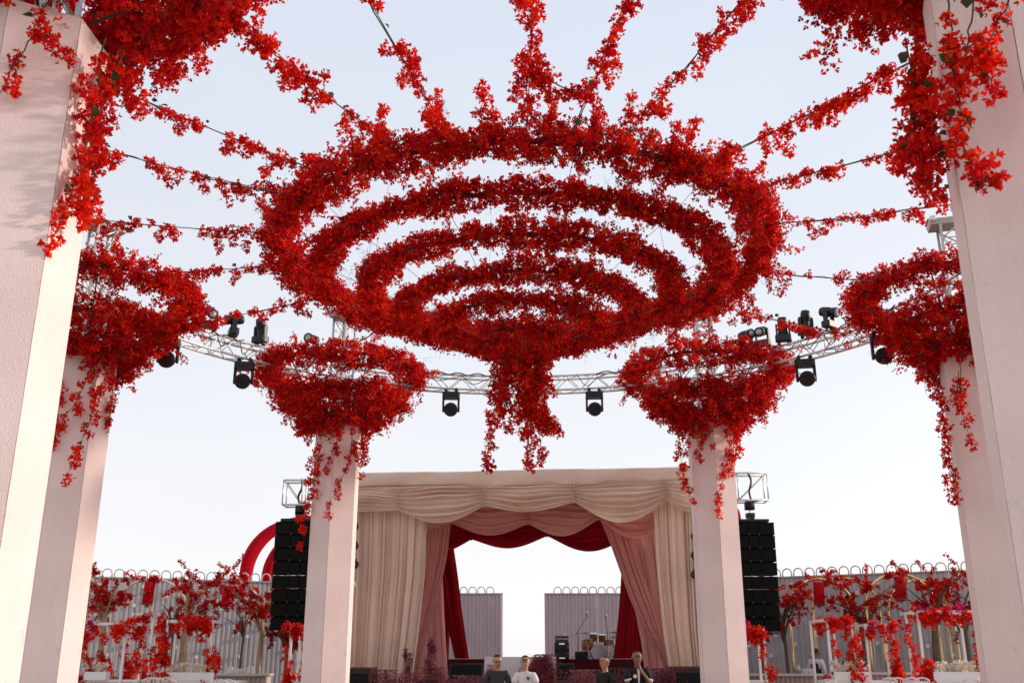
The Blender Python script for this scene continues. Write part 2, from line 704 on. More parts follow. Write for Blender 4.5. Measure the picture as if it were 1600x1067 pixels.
COLS = {
    'far_left': (-3.73, 19.8, 30.5), 'far_right': (3.79, 19.8, -31), 'mid_left': (-6.98, 15.2, 17.4),
    'mid_right': (7.08, 15.2, -44), 'front_left': (-3.66, 6.5, 29), 'front_right': (3.27, 5.9, -48),
}
WHERE = {
    'far_left': 'pink hexagonal column standing left of the stage opening',
    'far_right': 'pink hexagonal column standing right of the stage opening',
    'mid_left': 'pink hexagonal column half hidden behind the nearest left column',
    'mid_right': 'pink hexagonal column half hidden behind the nearest right column',
    'front_left': 'huge nearest pink column at the left edge of the picture',
    'front_right': 'huge nearest pink column at the right edge of the picture',
}
for k, (x, y, az) in COLS.items():
    clad_column(x, y, az, WHERE[k])


# ------------------------------------------------------------------ truss pieces
def brace_me(L, r=.010):
    return MB().tube([(0, 0, 0), (0, 0, L)], r, 6).mesh('brace', M_ALU, True)


def bar(name, me_cache, parent, a, b, r):
    """a straight tube piece from a to b in the parent's space; alike lengths share a mesh"""
    a, b = Vector(a), Vector(b)
    L = (b - a).length
    key = (round(L, 2), r)
    if key not in me_cache:
        me_cache[key] = MB().tube([(0, 0, 0), (0, 0, L)], r, 7).mesh(name, M_ALU, True)
    o = link_mesh(name, me_cache[key], parent, a)
    o.rotation_euler = (b - a).to_track_quat('Z', 'Y').to_euler()
    return o


BARS = {}
TOWER_TOP = 8.42
tower_src = None


def truss_tower(x, y, rz, label):
    global tower_src
    if tower_src:
        t = copy_tree(tower_src)
        t.location = (x, y, 0)
        t.rotation_euler = (0, 0, rz)
        t['label'] = label
        return t
    t = empty('truss_tower', (x, y, 0), rz, label, 'truss tower', 'truss towers inside the columns')
    h = .16
    cs = [(-h, -h), (h, -h), (h, h), (-h, h)]
    for cx, cy in cs:
        bar('chord', BARS, t, (cx, cy, 0.0), (cx, cy, TOWER_TOP), .025)
    z = 5.9
    i = 0
    while z < TOWER_TOP - .1:
        for k in range(4):
            p, q = cs[k], cs[(k + 1) % 4]
            if (i + k) % 2:
                p, q = q, p
            bar('brace', BARS, t, (*p, z), (*q, min(TOWER_TOP, z + .38)), .013)
        for k in (0, 2):
            bar('brace', BARS, t, (*cs[k], z), (*cs[k + 1], z), .011)
        z += .38
        i += 1
    mb = MB()
    mb.box((0, 0, TOWER_TOP + .05), (.62, .36, .10))
    mb.box((0, .0, TOWER_TOP + .115), (.70, .30, .03))
    mb.build('head_block', mat('head_block_metal', (.40, .37, .33), .5, metal=.3, noise=.15, nscale=12), t, bevel=.008)
    for s in (-1, 1):
        MB().tube([(s * .27, -.21, TOWER_TOP + .10), (s * .27, .21, TOWER_TOP + .10)], .055, 12).build('pulley', M_ALU, t, True)
    tower_src = t
    return t


for k, lab in (('far_left', 'aluminium truss tower rising out of the flowers left of the stage'),
               ('far_right', 'aluminium truss tower rising out of the flowers right of the stage'),
               ('mid_left', 'aluminium truss tower with grey head block at far left'),
               ('mid_right', 'aluminium truss tower beside the nearest right column'),
               ('front_left', 'truss tower inside the nearest left column, only a steel corner showing at the top edge'),
               ('front_right', 'truss tower inside the nearest right column, hidden behind its flowers')):
    x, y, az = COLS[k]
    truss_tower(x, y, math.radians(az + 30), lab)

# ring truss
RC = Vector((0, 13.7, 0))
RT, ZT, HT = 7.16, 7.27, .155
ring = empty('ring_truss', (RC.x, RC.y, ZT), 0, 'curved aluminium box truss ring carrying the stage lights above the columns', 'truss')
NSEC = 20
for s in range(NSEC):
    a0, a1 = 2 * PI * s / NSEC, 2 * PI * (s + 1) / NSEC
    if s in (12, 13, 14, 15, 16, 17):
        continue                        # behind and above the viewer, nothing of it is in the photo
    sec = empty('truss_section', (0, 0, 0), 0, parent=ring)
    key = ('sec', 0)
    for dr in (-HT, HT):
        for dz in (-HT, HT):
            mb = MB()
            r = RT + dr
            mb.tube([(r * math.cos(a0 + (a1 - a0) * i / 8), r * math.sin(a0 + (a1 - a0) * i / 8), dz) for i in range(9)], .025, 7)
            mb.build('chord', M_ALU, sec, True)
    nb = 7
    P = lambda a, dr, dz: ((RT + dr) * math.cos(a), (RT + dr) * math.sin(a), dz)
    for i in range(nb):
        b0, b1 = a0 + (a1 - a0) * i / nb, a0 + (a1 - a0) * (i + 1) / nb
        up = i % 2
        for dr in (-HT, HT):
            bar('brace', BARS, sec, P(b0, dr, -HT if up else HT), P(b1, dr, HT if up else -HT), .010)
            if i in (0,):
                bar('brace', BARS, sec, P(b0, dr, -HT), P(b0, dr, HT), .012)
        for dz in (-HT, HT):
            bar('brace', BARS, sec, P(b0, -HT if up else HT, dz), P(b1, HT if up else -HT, dz), .010)


def truss_at(u, dr=0.0, z=0.0):
    """the far point of the ring truss seen in the direction u"""
    r = ray(u, 560)
    d = Vector((r.x, r.y)).normalized()
    c = Vector((RC.x, RC.y))
    b = d.dot(c)
    t = b + math.sqrt(max(0, b * b - c.length_squared + (RT + dr) ** 2))
    return Vector((d.x * t, d.y * t, ZT + z))


# ================================================================== CHANDELIER
CH_RINGS = [(3.50, 7.27, .235, 190, 12), (2.90, 6.92, .175, 155, 12), (2.22, 6.69, .175, 155, 12), (1.65, 6.42, .165, 150, 12),
            (1.10, 6.22, .16, 135, 12), (.58, 6.00, .19, 115, 12)]
ch = empty('flower_chandelier', (RC.x, RC.y, 0), 0,
           'giant tiered chandelier of concentric hoops covered in red bougainvillea', 'chandelier')
for i, (R, z, r, cpm, per) in enumerate(CH_RINGS):
    hoop = hoop_frame(R, z, r * .16, 96 if R > 1.5 else 40, seed=i).build('hoop', M_CORE, ch, True)
    pts, cl, tone = hoop_points(R, z, r, cpm, per, 40 + i, sprays=5.0 if i == 0 else 2.4, spray_len=.42 if i == 0 else .27,
                          down=.25 if i == 0 else .55)
    o = link_mesh('blossoms', flower_mesh('blossoms', pts, .033, tone=tone), hoop)
    o['kind'] = 'stuff'
    g = np.random.default_rng(70 + i)
    sel = cl[g.choice(len(cl), int(len(cl) * .8))]
    o = link_mesh('foliage', leaf_mesh('foliage', sel + g.normal(size=sel.shape) * .03, .055, g), hoop)
    o['kind'] = 'stuff'
    nw = int(R * 12)
    aa = g.uniform(0, 2 * PI, nw)
    wc = np.stack([R * np.cos(aa), R * np.sin(aa), np.full(nw, z - .05)], -1) + g.normal(size=(nw, 3)) * .12
    o = link_mesh('dried_twigs', wisp_mesh('dried_twigs', wc, .35, g), hoop)
    o['kind'] = 'stuff'
# suspension wires between hoops
for k in range(12):
    a = 2 * PI * (k + .35) / 12
    mb = MB()
    mb.tube([(R * math.cos(a), R * math.sin(a), z) for R, z, *_ in CH_RINGS], .004, 4)
    mb.build('wire', M_CABLE, ch)
for k in range(10):
    a = 2 * PI * k / 10 + .2
    R, z, *_ = CH_RINGS[k % 4 + 1]
    MB().tube([(R * math.cos(a), R * math.sin(a), z), (R * .9 * math.cos(a), R * .9 * math.sin(a), 8.3)], .003, 4).build('wire', M_CABLE, ch)
# hanging heart of the chandelier
for k in range(19):
    a = k * 2.399
    rr = .46 * math.sqrt((k + .5) / 19)
    x0, y0 = rr * math.cos(a), rr * math.sin(a)
    zt = 5.98
    L = R_.uniform(.35, 1.15) if k > 6 else R_.uniform(.9, 1.6)
    vine(ch, [(x0 * .8, y0 * .8, zt), (x0 * .95, y0 * .95, zt - L * .5), (x0 * .8 + R_.gauss(0, .06), y0 * .8, zt - L)],
         int(L / .10), .95, 3, tail=.8, spread=.04)
for (du, dv) in ((760, 725), (828, 731), (846, 718), (866, 660)):
    p = at(du, dv, 13.45) - Vector((RC.x, RC.y, 0))
    vine(ch, [(p.x * .4, p.y * .4, 5.9), (p.x * .6, p.y * .7, 5.2), (p.x * .85, p.y, 4.75), tuple(p)], 20, .95, 5, spread=.03)

# sprigs standing up from the outer hoop
for deg in (196, 208, 221, 234, 243, 252, 263, 267, 276, 283, 292, 299, 305, 313, 326, 338):
    A = math.radians(deg + R_.uniform(-2, 2))
    R0, z0 = CH_RINGS[0][0] + R_.uniform(-.1, .12), CH_RINGS[0][1] + .12
    L = R_.uniform(.28, .62)
    o = Vector((R0 * math.cos(A), R0 * math.sin(A), z0))
    d = Vector((math.cos(A) * .55, math.sin(A) * .55, .85)).normalized()
    sd = Vector((-math.sin(A), math.cos(A), 0)) * R_.uniform(-.12, .12)
    vine(ch, [o, o + d * L * .5 + sd * .4, o + d * L + sd], int(3 + L * 9), .9, 2, spread=.025)

# ================================================================== CAPITALS
CAP_RINGS = [(1.55, 7.24, .23, 150, 12), (1.10, 6.66, .24, 150, 12), (.66, 6.26, .26, 170, 12)]
CAP_ME = []
for var in range(3):
    parts = []
    for i, (R, z, r, cpm, per) in enumerate(CAP_RINGS):
        pts, cl, tone = hoop_points(R, z, r, cpm, per, 200 + var * 10 + i, sprays=7.0, spray_len=.40 if i < 2 else .34, down=.45)
        g = np.random.default_rng(300 + var * 10 + i)
        sel = cl[g.choice(len(cl), len(cl) // 3)]
        aa = g.uniform(0, 2 * PI, 9)
        wc = np.stack([R * np.cos(aa), R * np.sin(aa), np.full(9, z)], -1) + g.normal(size=(9, 3)) * .12
        parts.append((hoop_frame(R, z, r * .15, 40, seed=i + var).mesh('hoop', M_CORE, True),
                      flower_mesh('blossoms', pts, .034, g=g, tone=tone), leaf_mesh('foliage', sel, .06, g),
                      wisp_mesh('dried_twigs', wc, .3, g)))
    CAP_ME.append(parts)
STRUT_ME = []
CAP_LABEL = {
    'far_left': 'tiered ring of red bougainvillea crowning the column left of the stage',
    'far_right': 'tiered ring of red bougainvillea crowning the column right of the stage',
    'mid_left': 'brightly sunlit red bougainvillea crown beside the nearest left column',
    'mid_right': 'shaded red bougainvillea crown beside the nearest right column',
    'front_left': 'overhanging red bougainvillea crown in the top left corner',
    'front_right': 'overhanging red bougainvillea crown in the top right corner',
}
CAPS = {}
for n, (k, (x, y, az)) in enumerate(COLS.items()):
    c = empty('flower_capital', (x, y, 0), 0, CAP_LABEL[k], 'flowers', 'flower crowns on the columns')
    CAPS[k] = c
    rot = (0, 0, n * 1.31)
    for i, (hm, bm, fm, wm) in enumerate(CAP_ME[n % 3]):
        h = link_mesh('hoop', hm, c, (0, 0, .16 if i == 2 and k.startswith('front') else 0), rot)
        for nm, me in (('blossoms', bm), ('foliage', fm), ('dried_twigs', wm)):
            o = link_mesh(nm, me, h)
            o['kind'] = 'stuff'
    for s in range(6):
        a = s * PI / 3 + n
        pr = [(.20 * math.cos(a), .20 * math.sin(a), 6.14)] + [(R * math.cos(a), R * math.sin(a), z) for R, z, *_ in CAP_RINGS[::-1]]
        MB().tube(pr, .012, 5).build('strut', M_STEM, c)
    # twiggy fringe hanging at the foot of the crown
    for s in range(0 if k.startswith('front') else 13):
        a = R_.uniform(0, 2 * PI)
        r0 = R_.uniform(.5, 1.0)
        r1 = max(.56, r0 - .2)
        L = R_.uniform(.25, .75)
        vine(c, [(r0 * math.cos(a), r0 * math.sin(a), 6.35), (r1 * math.cos(a), r1 * math.sin(a), 6.2),
                 (r1 * math.cos(a + .1), r1 * math.sin(a + .1), 6.2 - L)], 5, 1.0, 1)

VINES = [   # column, distance, picture polyline, bunches, spread
    ('front_left', 5.98, [(82, -25), (62, 35), (30, 88), (-8, 160)], 6, .03, 3),
    ('front_left', 6.0, [(70, 28), (78, 52), (98, 82)], 4, .015, 1),
    ('front_left', 6.30, [(165, 60), (150, 165), (125, 262), (84, 372)], 15, .035, 5),
    ('front_left', 6.40, [(185, 80), (165, 150), (140, 230), (128, 330)], 18, .045, 5),
    ('front_left', 6.6, [(190, 90), (170, 140), (155, 190), (140, 300)], 14, .06, 4),
    ('front_left', 6.5, [(140, 250), (148, 290), (140, 340)], 8, .06, 3),
    ('front_right', 5.30, [(1478, -30), (1486, 50), (1492, 110), (1500, 190)], 9, .028, 4),
    ('front_right', 5.28, [(1520, -30), (1515, 40), (1514, 75), (1508, 100)], 6, .025, 3),
    ('front_right', 5.26, [(1600, -30), (1560, 35), (1538, 85), (1550, 138)], 10, .03, 4),
    ('front_right', 5.32, [(1484, 90), (1496, 160), (1506, 225), (1526, 302)], 11, .028, 5),
    ('front_right', 5.75, [(1425, 40), (1442, 120), (1458, 190), (1476, 252)], 20, .05, 6),
    ('front_right', 5.85, [(1415, 60), (1432, 150), (1436, 215), (1442, 290)], 16, .05, 5),
    ('front_right', 5.8, [(1430, 100), (1420, 150), (1425, 200), (1405, 240)], 10, .05, 4),
    ('front_right', 6.3, [(1440, 230), (1452, 280), (1480, 300)], 6, .05, 3),
    ('mid_left', 14.62, [(142, 575), (122, 622), (100, 655), (76, 690)], 8, .03, 3),
    ('mid_left', 14.60, [(172, 575), (150, 622), (128, 690), (104, 745)], 13, .025, 4),
    ('mid_left', 15.2, [(176, 580), (174, 630), (167, 662)], 6, .03, 2),
    ('mid_left', 14.7, [(95, 580), (88, 640), (80, 700)], 8, .05, 2),
    ('far_left', 19.5, [(497, 690), (486, 740), (480, 790), (474, 845)], 14, .05, 4),
    ('far_left', 19.3, [(504, 690), (492, 730), (486, 780)], 9, .05, 3),
    ('far_left', 19.25, [(528, 670), (522, 700), (505, 735)], 5, .03, 2),
    ('far_left', 19.22, [(550, 680), (548, 715), (530, 755), (508, 802)], 10, .03, 3),
    ('far_left', 19.4, [(560, 680), (566, 705), (562, 735)], 7, .05, 2),
    ('far_right', 19.4, [(1078, 680), (1064, 710), (1070, 745), (1078, 778)], 12, .05, 3),
    ('far_right', 19.22, [(1105, 660), (1098, 690), (1082, 715)], 5, .04, 2),
    ('far_right', 19.25, [(1142, 670), (1138, 715), (1128, 752), (1118, 802)], 10, .03, 3),
    ('far_right', 19.4, [(1152, 665), (1156, 692), (1142, 718), (1128, 735)], 11, .05, 3),
    ('mid_right', 14.8, [(1464, 590), (1474, 650), (1484, 715), (1496, 785)], 20, .035, 5),
    ('mid_right', 14.58, [(1500, 570), (1502, 620), (1506, 650), (1517, 692)], 9, .03, 4),
    ('mid_right', 14.58, [(1497, 580), (1496, 612), (1484, 618)], 4, .03, 1),
]
for k, Y, pl, n, sp, lv in VINES:
    c = CAPS[k]
    P = [at(u, v, Y) - c.location for u, v in pl]
    front = k.startswith('front')
    vine(c, P, max(3, int(n * (.72 if front else 1.0))), 1.0, lv, spread=sp * (.7 if front else 1), stem=.007, lsz=1.4 if front else 1.0)

# ================================================================== RADIAL GARLANDS
GARL = [(228.5, 'upper left garland of red flowers running to the nearest left column', 22),
        (215.5, 'second garland of red flowers down on the left side', 24),
        (195, 'red flower garland running left in front of the truss head block', 22),
        (176, 'short red garland above the sunlit left flower crown', 16),
        (154, 'lowest left garland, crossing in front of a stage light', 14),
        (246, 'red garland slanting from the chandelier to the top left crown', 26),
        (257.5, 'thick red garland rising steeply left of the picture centre', 34),
        (271, 'vertical red garland rising from the chandelier at top centre', 34),
        (279, 'bare stemmed garland rising right of the top centre', 20),
        (288, 'red garland slanting from the chandelier towards the top right', 28),
        (307, 'upper right garland of red flowers running to the nearest right column', 30),
        (322.5, 'second garland of red flowers down on the right side', 22),
        (341.5, 'red flower garland running right to the truss tower', 18),
        (9, 'short red garland above the shaded right flower crown', 16),
        (31.5, 'lowest right garland, hanging over the stage lights', 16),
        (52, 'garland behind the chandelier on the right of the stage axis', 8),
        (128, 'garland behind the chandelier on the left of the stage axis', 8)]
for a, lab, n in GARL:
    A = math.radians(a)
    e = Vector((math.cos(A), math.sin(A), 0))
    p0, p1 = RC + e * 3.52 + Vector((0, 0, 7.29)), RC + e * 7.05 + Vector((0, 0, 7.26))
    gt = empty('flower_garland', p0, 0, lab, 'garland', 'garlands radiating from the chandelier')
    d = p1 - p0
    sag = .05
    path = [d * (i / 12) - Vector((0, 0, sag * math.sin(PI * i / 12))) for i in range(13)]
    MB().tube(path, .006, 5).build('cable', M_CABLE, gt)
    tw = [p + Vector((R_.gauss(0, .015), R_.gauss(0, .015), R_.gauss(0, .012) - .005)) for p in path]
    MB().tube(tw, .007, 5).build('stem', M_STEM, gt, True)
    bare = [(R_.uniform(.1, .95), R_.uniform(.02, .05)) for q in range(3)]
    up_ = 250 < a < 300
    nn = n * (1.7 if up_ else 2.8)
    for i in range(int(nn)):
        f = min(1, max(0, (i + R_.random()) / nn))
        if any(abs(f - c0) < w0 for c0, w0 in bare):
            continue
        p = d * f - Vector((0, 0, sag * math.sin(PI * f)))
        hang = abs(R_.gauss(0, .04)) if R_.random() < .85 else R_.uniform(.08, .22)
        q_ = .05 if up_ else .03
        p = p + Vector((R_.gauss(0, q_), R_.gauss(0, q_), .03 - hang))
        link_mesh('flower_cluster', R_.choice(CLUSTERS), gt, p,
                  (R_.gauss(0, .8), R_.gauss(0, .8), R_.uniform(0, 6.28)), R_.uniform(.75, 1.1))
    for j in range(7):
        f = R_.random()
        link_mesh('leaf', R_.choice(LEAF_ME), gt, d * f, (R_.uniform(-1.5, 1.5), R_.uniform(-1, 1), R_.uniform(0, 6.28)), R_.uniform(.05, .085))
# swag strung between two of the garlands overhead
g0 = RC + Vector((math.cos(math.radians(271)), math.sin(math.radians(271)), 0)) * 5.15 + Vector((0, 0, 7.22))
g1 = RC + Vector((math.cos(math.radians(279)), math.sin(math.radians(279)), 0)) * 4.75 + Vector((0, 0, 7.2))
sw = empty('flower_garland', g0, 0, 'short drooping garland slung between two rising garlands at top centre', 'garland',
           'garlands radiating from the chandelier')
path = bez([(0, 0, 0), (g1 - g0) * .5 + Vector((0, 0, -.12)), g1 - g0], 10)
MB().tube(path, .007, 5).build('stem', M_STEM, sw, True)
for i in range(17):
    p = path[R_.randint(0, 9)] + Vector((R_.gauss(0, .03), R_.gauss(0, .03), R_.gauss(0, .02)))
    link_mesh('flower_cluster', R_.choice(CLUSTERS), sw, p, (R_.gauss(0, .8), R_.gauss(0, .8), R_.uniform(0, 6.28)), R_.uniform(.8, 1.1))

# ================================================================== STAGE LIGHTS ON THE RING TRUSS
def rx(a):
    return Matrix.Rotation(a, 3, 'X')


def light_parts():
    base = MB()
    base.prism([(-.17, -.11), (.17, -.11), (.19, -.06), (.19, .06), (.17, .11), (-.17, .11), (-.19, .06), (-.19, -.06)], -.20, -.06)
    base.box((0, -.112, -.13), (.16, .012, .05))
    clamp = MB()
    for s in (-1, 1):
        clamp.box((s * .11, 0, -.045), (.05, .07, .05))
        clamp.tube([(s * .11, -.03, 0.0), (s * .11, .03, 0.0)], .038, 10)
    arm = MB().prism([(-.05, -.08), (.05, -.08), (.06, -.30), (.03, -.37), (-.03, -.37), (-.06, -.30)], -.022, .022,
                     Matrix(((0, 0, 1), (1, 0, 0), (0, 1, 0))))
    # wash head: short drum with a ring of lens cells, axis -y
    M = Matrix.Rotation(PI / 2, 3, 'X')
    wash = MB().lathe([(.02, -.15), (.09, -.15), (.125, -.10), (.135, 0), (.14, .08), (.14, .125), (.125, .13)], 26, M)
    rim = MB().lathe([(.142, .085), (.152, .09), (.152, .128), (.128, .136)], 26, M)
    lens = MB().lathe([(.0, .120), (.127, .120), (.127, .132), (.0, .1321)], 26, M)
    cells = MB()
    spots = [(0, 0)] + [(.048 * math.cos(t), .048 * math.sin(t)) for t in np.arange(6) * PI / 3] + \
            [(.094 * math.cos(t), .094 * math.sin(t)) for t in np.arange(12) * PI / 6]
    for cx, cz in spots:
        cells.lathe([(.021, 0), (.021, .006), (.012, .011)], 8, M, (cx, -.132, cz))
    # beam head: long barrel
    beam = MB().lathe([(.06, -.22), (.10, -.20), (.115, -.12), (.115, .02), (.10, .04), (.105, .06), (.12, .20), (.12, .225), (.10, .23)], 22, M)
    blens = MB().lathe([(0, .21), (.095, .215), (.095, .228), (0, .2405)], 22, M)
    return dict(base=base.mesh('base', M_BLACK), clamp=clamp.mesh('clamp', M_BLACK), arm=arm.mesh('yoke_arm', M_BLACK),
                wash=wash.mesh('head', M_BLACK, True), rim=rim.mesh('rim', M_BLACK, True), lens=lens.mesh('lens', M_LENS, True),
                cells=cells.mesh('lens_cells', M_CELL, True), beam=beam.mesh('head', M_BLACK, True),
                blens=blens.mesh('lens', mat('big_lens', (.32, .33, .36), .05, spec=1.0), True))


LP = light_parts()


def moving_light(p, rz, tilt, kind, up, label, s=1.0):
    """hangs below p, or stands above it when up; tilt turns the head about x"""
    t = empty('moving_head_light', p, rz, label, 'stage light', 'moving head lights on the ring truss')
    t.scale = (s, s, s)
    f = -1 if up else 1
    flip = (PI, 0, 0) if up else (0, 0, 0)
    link_mesh('base', LP['base'], t, rot=flip)
    link_mesh('clamp', LP['clamp'], t, rot=flip)
    w = .165 if kind == 'wash' else .145
    for q in (-1, 1):
        link_mesh('yoke_arm', LP['arm'], t, (q * w, 0, -.12 * f), flip)
    h = link_mesh('head', LP[kind], t, (0, 0, -.44 * f), (tilt, 0, 0))
    if kind == 'wash':
        link_mesh('rim', LP['rim'], h)
        ln = link_mesh('lens', LP['lens'], h)
        o = link_mesh('lens_cells', LP['cells'], h)
        o['kind'] = 'stuff'
    else:
        link_mesh('lens', LP['blens'], h)
    return t


HANG = [(383, 'round wash light hanging under the truss left of the left flower crown'),
        (706, 'round wash light hanging under the truss left of the picture centre'),
        (927, 'round wash light hanging under the truss right of the hanging flowers'),
        (1257, 'round wash light hanging under the truss right of the right flower crown'),
        (262, 'wash light peeping out below the sunlit left flower crown'),
        (1380, 'wash light peeping out below the shaded right flower crown')]
for u, lab in HANG:
    p = truss_at(u, -HT, -HT - .03)
    moving_light(p, math.atan2(-p.x, p.y) * .5, math.radians(12), 'wash', False, lab, .98)
STAND = [(322, .6, .5, 'beam', 'small lamp on the truss beside the sunlit left crown'),
         (361, -1.15, .15, 'beam', 'long black lamp lying on the truss, lens to the right, left side'),
         (404, 2.7, 1.3, 'beam', 'lamp pointing up on the truss left of the left crown'),
         (486, -.3, .1, 'beam', 'lamp showing its round lens above the left flower crown'),
         (586, .9, .3, 'beam', 'lamp half hidden behind the top of the left crown'),
         (1010, .5, .4, 'beam', 'lamp half hidden behind the left top of the right crown'),
         (1168, .45, .1, 'beam', 'lamp with a round glass lens above the right flower crown'),
         (1194, -.6, .35, 'beam', 'dark lamp seen from its back above the right flower crown'),
         (1227, 2.9, 1.25, 'beam', 'left of two lamps pointing up from the bare right truss'),
         (1264, 3.3, 1.35, 'beam', 'right of two lamps pointing up from the bare right truss'),
         (1302, .7, .3, 'beam', 'big lamp with a pale lens at the edge of the shaded right crown')]
for u, rz, tl, kd, lab in STAND:
    p = truss_at(u, -HT, HT + .03)
    moving_light(p, rz, tl, kd, True, lab, .82)

# power cables tied along the truss
for q in range(9):
    u0 = (300, 335, 372, 660, 720, 900, 1215, 1250, 1290)[q]
    p0, p1 = truss_at(u0, -HT, HT), truss_at(u0 + (38, 30, 26, 70, 60, 50, 34, 40, 30)[q], -HT, HT)
    q0, q1 = p0 - ring.location, p1 - ring.location
    pts = [q0 + Vector((0, 0, .03)), q0.lerp(q1, .3) + Vector((0, -.04, -.16 - .05 * (q % 3))), q0.lerp(q1, .65) + Vector((0, -.03, -.10)), q1 + Vector((0, 0, .02))]
    MB().tube(bez(pts, 14), .009, 5).build('power_cable', M_BLACK, ring, True)
for q in range(5):
    a0 = math.radians((22, 62, 95, 112, 140)[q])
    pts = [((RT - HT - .03) * math.cos(a0 + i * .02), (RT - HT - .03) * math.sin(a0 + i * .02), HT + .035 - (.05 if i % 3 == 1 else 0)) for i in range(14)]
    MB().tube(bez(pts, 40), .012, 5).build('power_cable', M_BLACK, ring, True)

# ================================================================== STAGE
KS = .096                                   # the stage stands slightly turned: its plane is y = Y0 - KS x
SA = -math.atan(KS)
M_CREAM = mat('cream_cloth', (.83, .63, .505), .85, noise=.04, nscale=3, bump=.12, bscale=500, translucent=.15, spec=.1)
M_DUSTY = mat('dusty_pink_cloth', (.80, .38, .34), .85, noise=.05, nscale=3, bump=.12, bscale=500, translucent=.2, spec=.1)
M_CRIMSON = mat('crimson_cloth', (.25, .005, .011), .8, noise=.08, nscale=3, bump=.12, bscale=500, translucent=.25, spec=.1)
M_REDFLOOR = mat('red_carpet', (.11, .008, .012), .95, noise=.15, nscale=20)
M_WHITE = mat('white_paint', (.78, .75, .72), .5, noise=.03, nscale=6)
M_DARKFASCIA = mat('dark_fascia', (.02, .016, .016), .8)

stage = empty('stage', (0, 24.5, 0), SA, 'draped concert stage between the two far columns', 'stage')
MB().box((0, 6.3, .565), (11.0, 12.0, 1.13)).build('deck', M_DARKFASCIA, stage)
MB().box((0, 8.6, 1.38), (10.4, 7.0, .50)).build('riser', M_REDFLOOR, stage)
MB().box((0, 2.6, 6.02), (10.0, 4.9, .06)).build('added_shade_roof', M_CREAM, stage)  # unseen cloth sheet added on top to keep the stage interior in shade
for sx in (-1, 1):
    for yy in (.25, 4.9):
        MB().box((sx * 4.8, yy, 2.99), (.3, .3, 5.9)).build('post', M_ALU, stage)
# cloth wrapped header beam
bl, br = at(535, 737.5, 24.35, KS), at(1100, 728.5, 24.35, KS)
bb = at(818, 757, 24.35, KS)
ztop, zbot = (bl.z + br.z) / 2, bb.z
n = 90
P = np.zeros((n, 17, 3))
for i in range(n):
    f = i / (n - 1)
    c = bl.lerp(br, f)
    for j in range(17):
        t = 2 * PI * j / 16
        cx, cz = math.cos(t), math.sin(t)
        ex = math.copysign(abs(cx) ** .35, cx) * .22
        ez = math.copysign(abs(cz) ** .30, cz) * (ztop - zbot) / 2
        wob = .016 * math.sin(f * 31 + j * .9) + .01 * math.sin(f * 77 + j * 2)
        low = .025 * math.sin(f * 9) if cz < 0 else .008 * math.sin(f * 14)
        P[i, j] = (c.x, c.y + .22 + ex + (wob if cx < 0 else 0), (ztop + zbot) / 2 + ez + low)
beam_o = link_mesh('cloth_header', grid_mesh(P, 'cloth_header', M_CREAM), None)
tag(beam_o, 'straight beam wrapped in cream cloth along the top of the stage', 'beam')


def interp_rows(rows, t):
    vs_ = [r[0] for r in rows]
    v = vs_[0] + (vs_[-1] - vs_[0]) * t
    return v, float(np.interp(v, vs_, [r[1] for r in rows])), float(np.interp(v, vs_, [r[2] for r in rows]))


def smooth_rows(rows):
    return rows


def curtain(name, label, rows, pleats, depth, Y0, m, seed, group=None, zmin=None, parent=None, nt=26, sub=9):
    g = np.random.default_rng(seed)
    ns = pleats * sub
    s = np.linspace(0, 1, ns + 1)
    ph = g.uniform(0, 6.28, 6)
    warp = s + .5 / pleats * (np.sin(2 * PI * s * pleats * .21 + ph[0]) + .6 * np.sin(2 * PI * s * pleats * .47 + ph[1]))
    amp = .65 + .35 * np.sin(2 * PI * s * pleats * .17 + ph[2])
    P = np.zeros((ns + 1, nt + 1, 3))
    for j in range(nt + 1):
        t = j / nt
        v, uL, uR = interp_rows(rows, t)
        A, B = at(uL, v, Y0, KS), at(uR, v, Y0, KS)
        w = 2 * PI * pleats * (warp + .10 / pleats * math.sin(t * 3 + ph[3]))
        f = np.sin(w)
        prof = (2 * np.abs(np.sin(w / 2 + .35 * np.sin(w / 2 + ph[0]))) ** .75 - 1) * amp + .22 * np.sin(1.7 * w + ph[4] + t) + .06 * np.sin(3.3 * w + ph[5])
        d = prof * depth * (.55 + .45 * min(1, t * 3))
        for i in range(ns + 1):
            p = A.lerp(B, s[i])
            z = p.z
            if zmin is not None:
                z = max(z, zmin)
            P[i, j] = (p.x - KS * d[i] * 0 + .25 * depth * math.cos(w[i]), p.y - d[i], z)
    o = link_mesh(name, grid_mesh(P, name, m), parent)
    if not parent:
        tag(o, label, 'curtain', group)
    return o


G = 'curtains framing the stage'
curtain('stage_curtain', 'cream pleated curtain on the left of the stage',
        [(780, 528, 668), (815, 528, 668), (900, 527, 664), (980, 525, 655), (1060, 523, 645), (1120, 522, 641)], 22, .085, 24.6, M_CREAM, 1, G, .02)
curtain('stage_curtain', 'cream pleated curtain on the right of the stage',
        [(775, 1020, 1108), (830, 1022, 1109), (900, 1026, 1111), (980, 1034, 1113), (1060, 1047, 1117), (1120, 1053, 1120)], 14, .085, 24.6, M_CREAM, 2, G, .02)
curtain('stage_curtain', 'dusty pink curtain swept outward beside the left cream curtain',
        [(800, 646, 705), (830, 646, 703), (870, 642, 698), (910, 640, 689), (950, 636, 678), (1000, 630, 665), (1062, 624, 651), (1075, 622, 648)], 10, .07, 26.4, M_DUSTY, 3, G, 1.14)
curtain('stage_curtain', 'dusty pink curtain hanging straight behind the swept left one',
        [(830, 668, 699), (880, 664, 689), (910, 660, 691), (960, 655, 693), (1010, 650, 696), (1068, 645, 700)], 8, .06, 26.75, M_DUSTY, 4, G, 1.14)
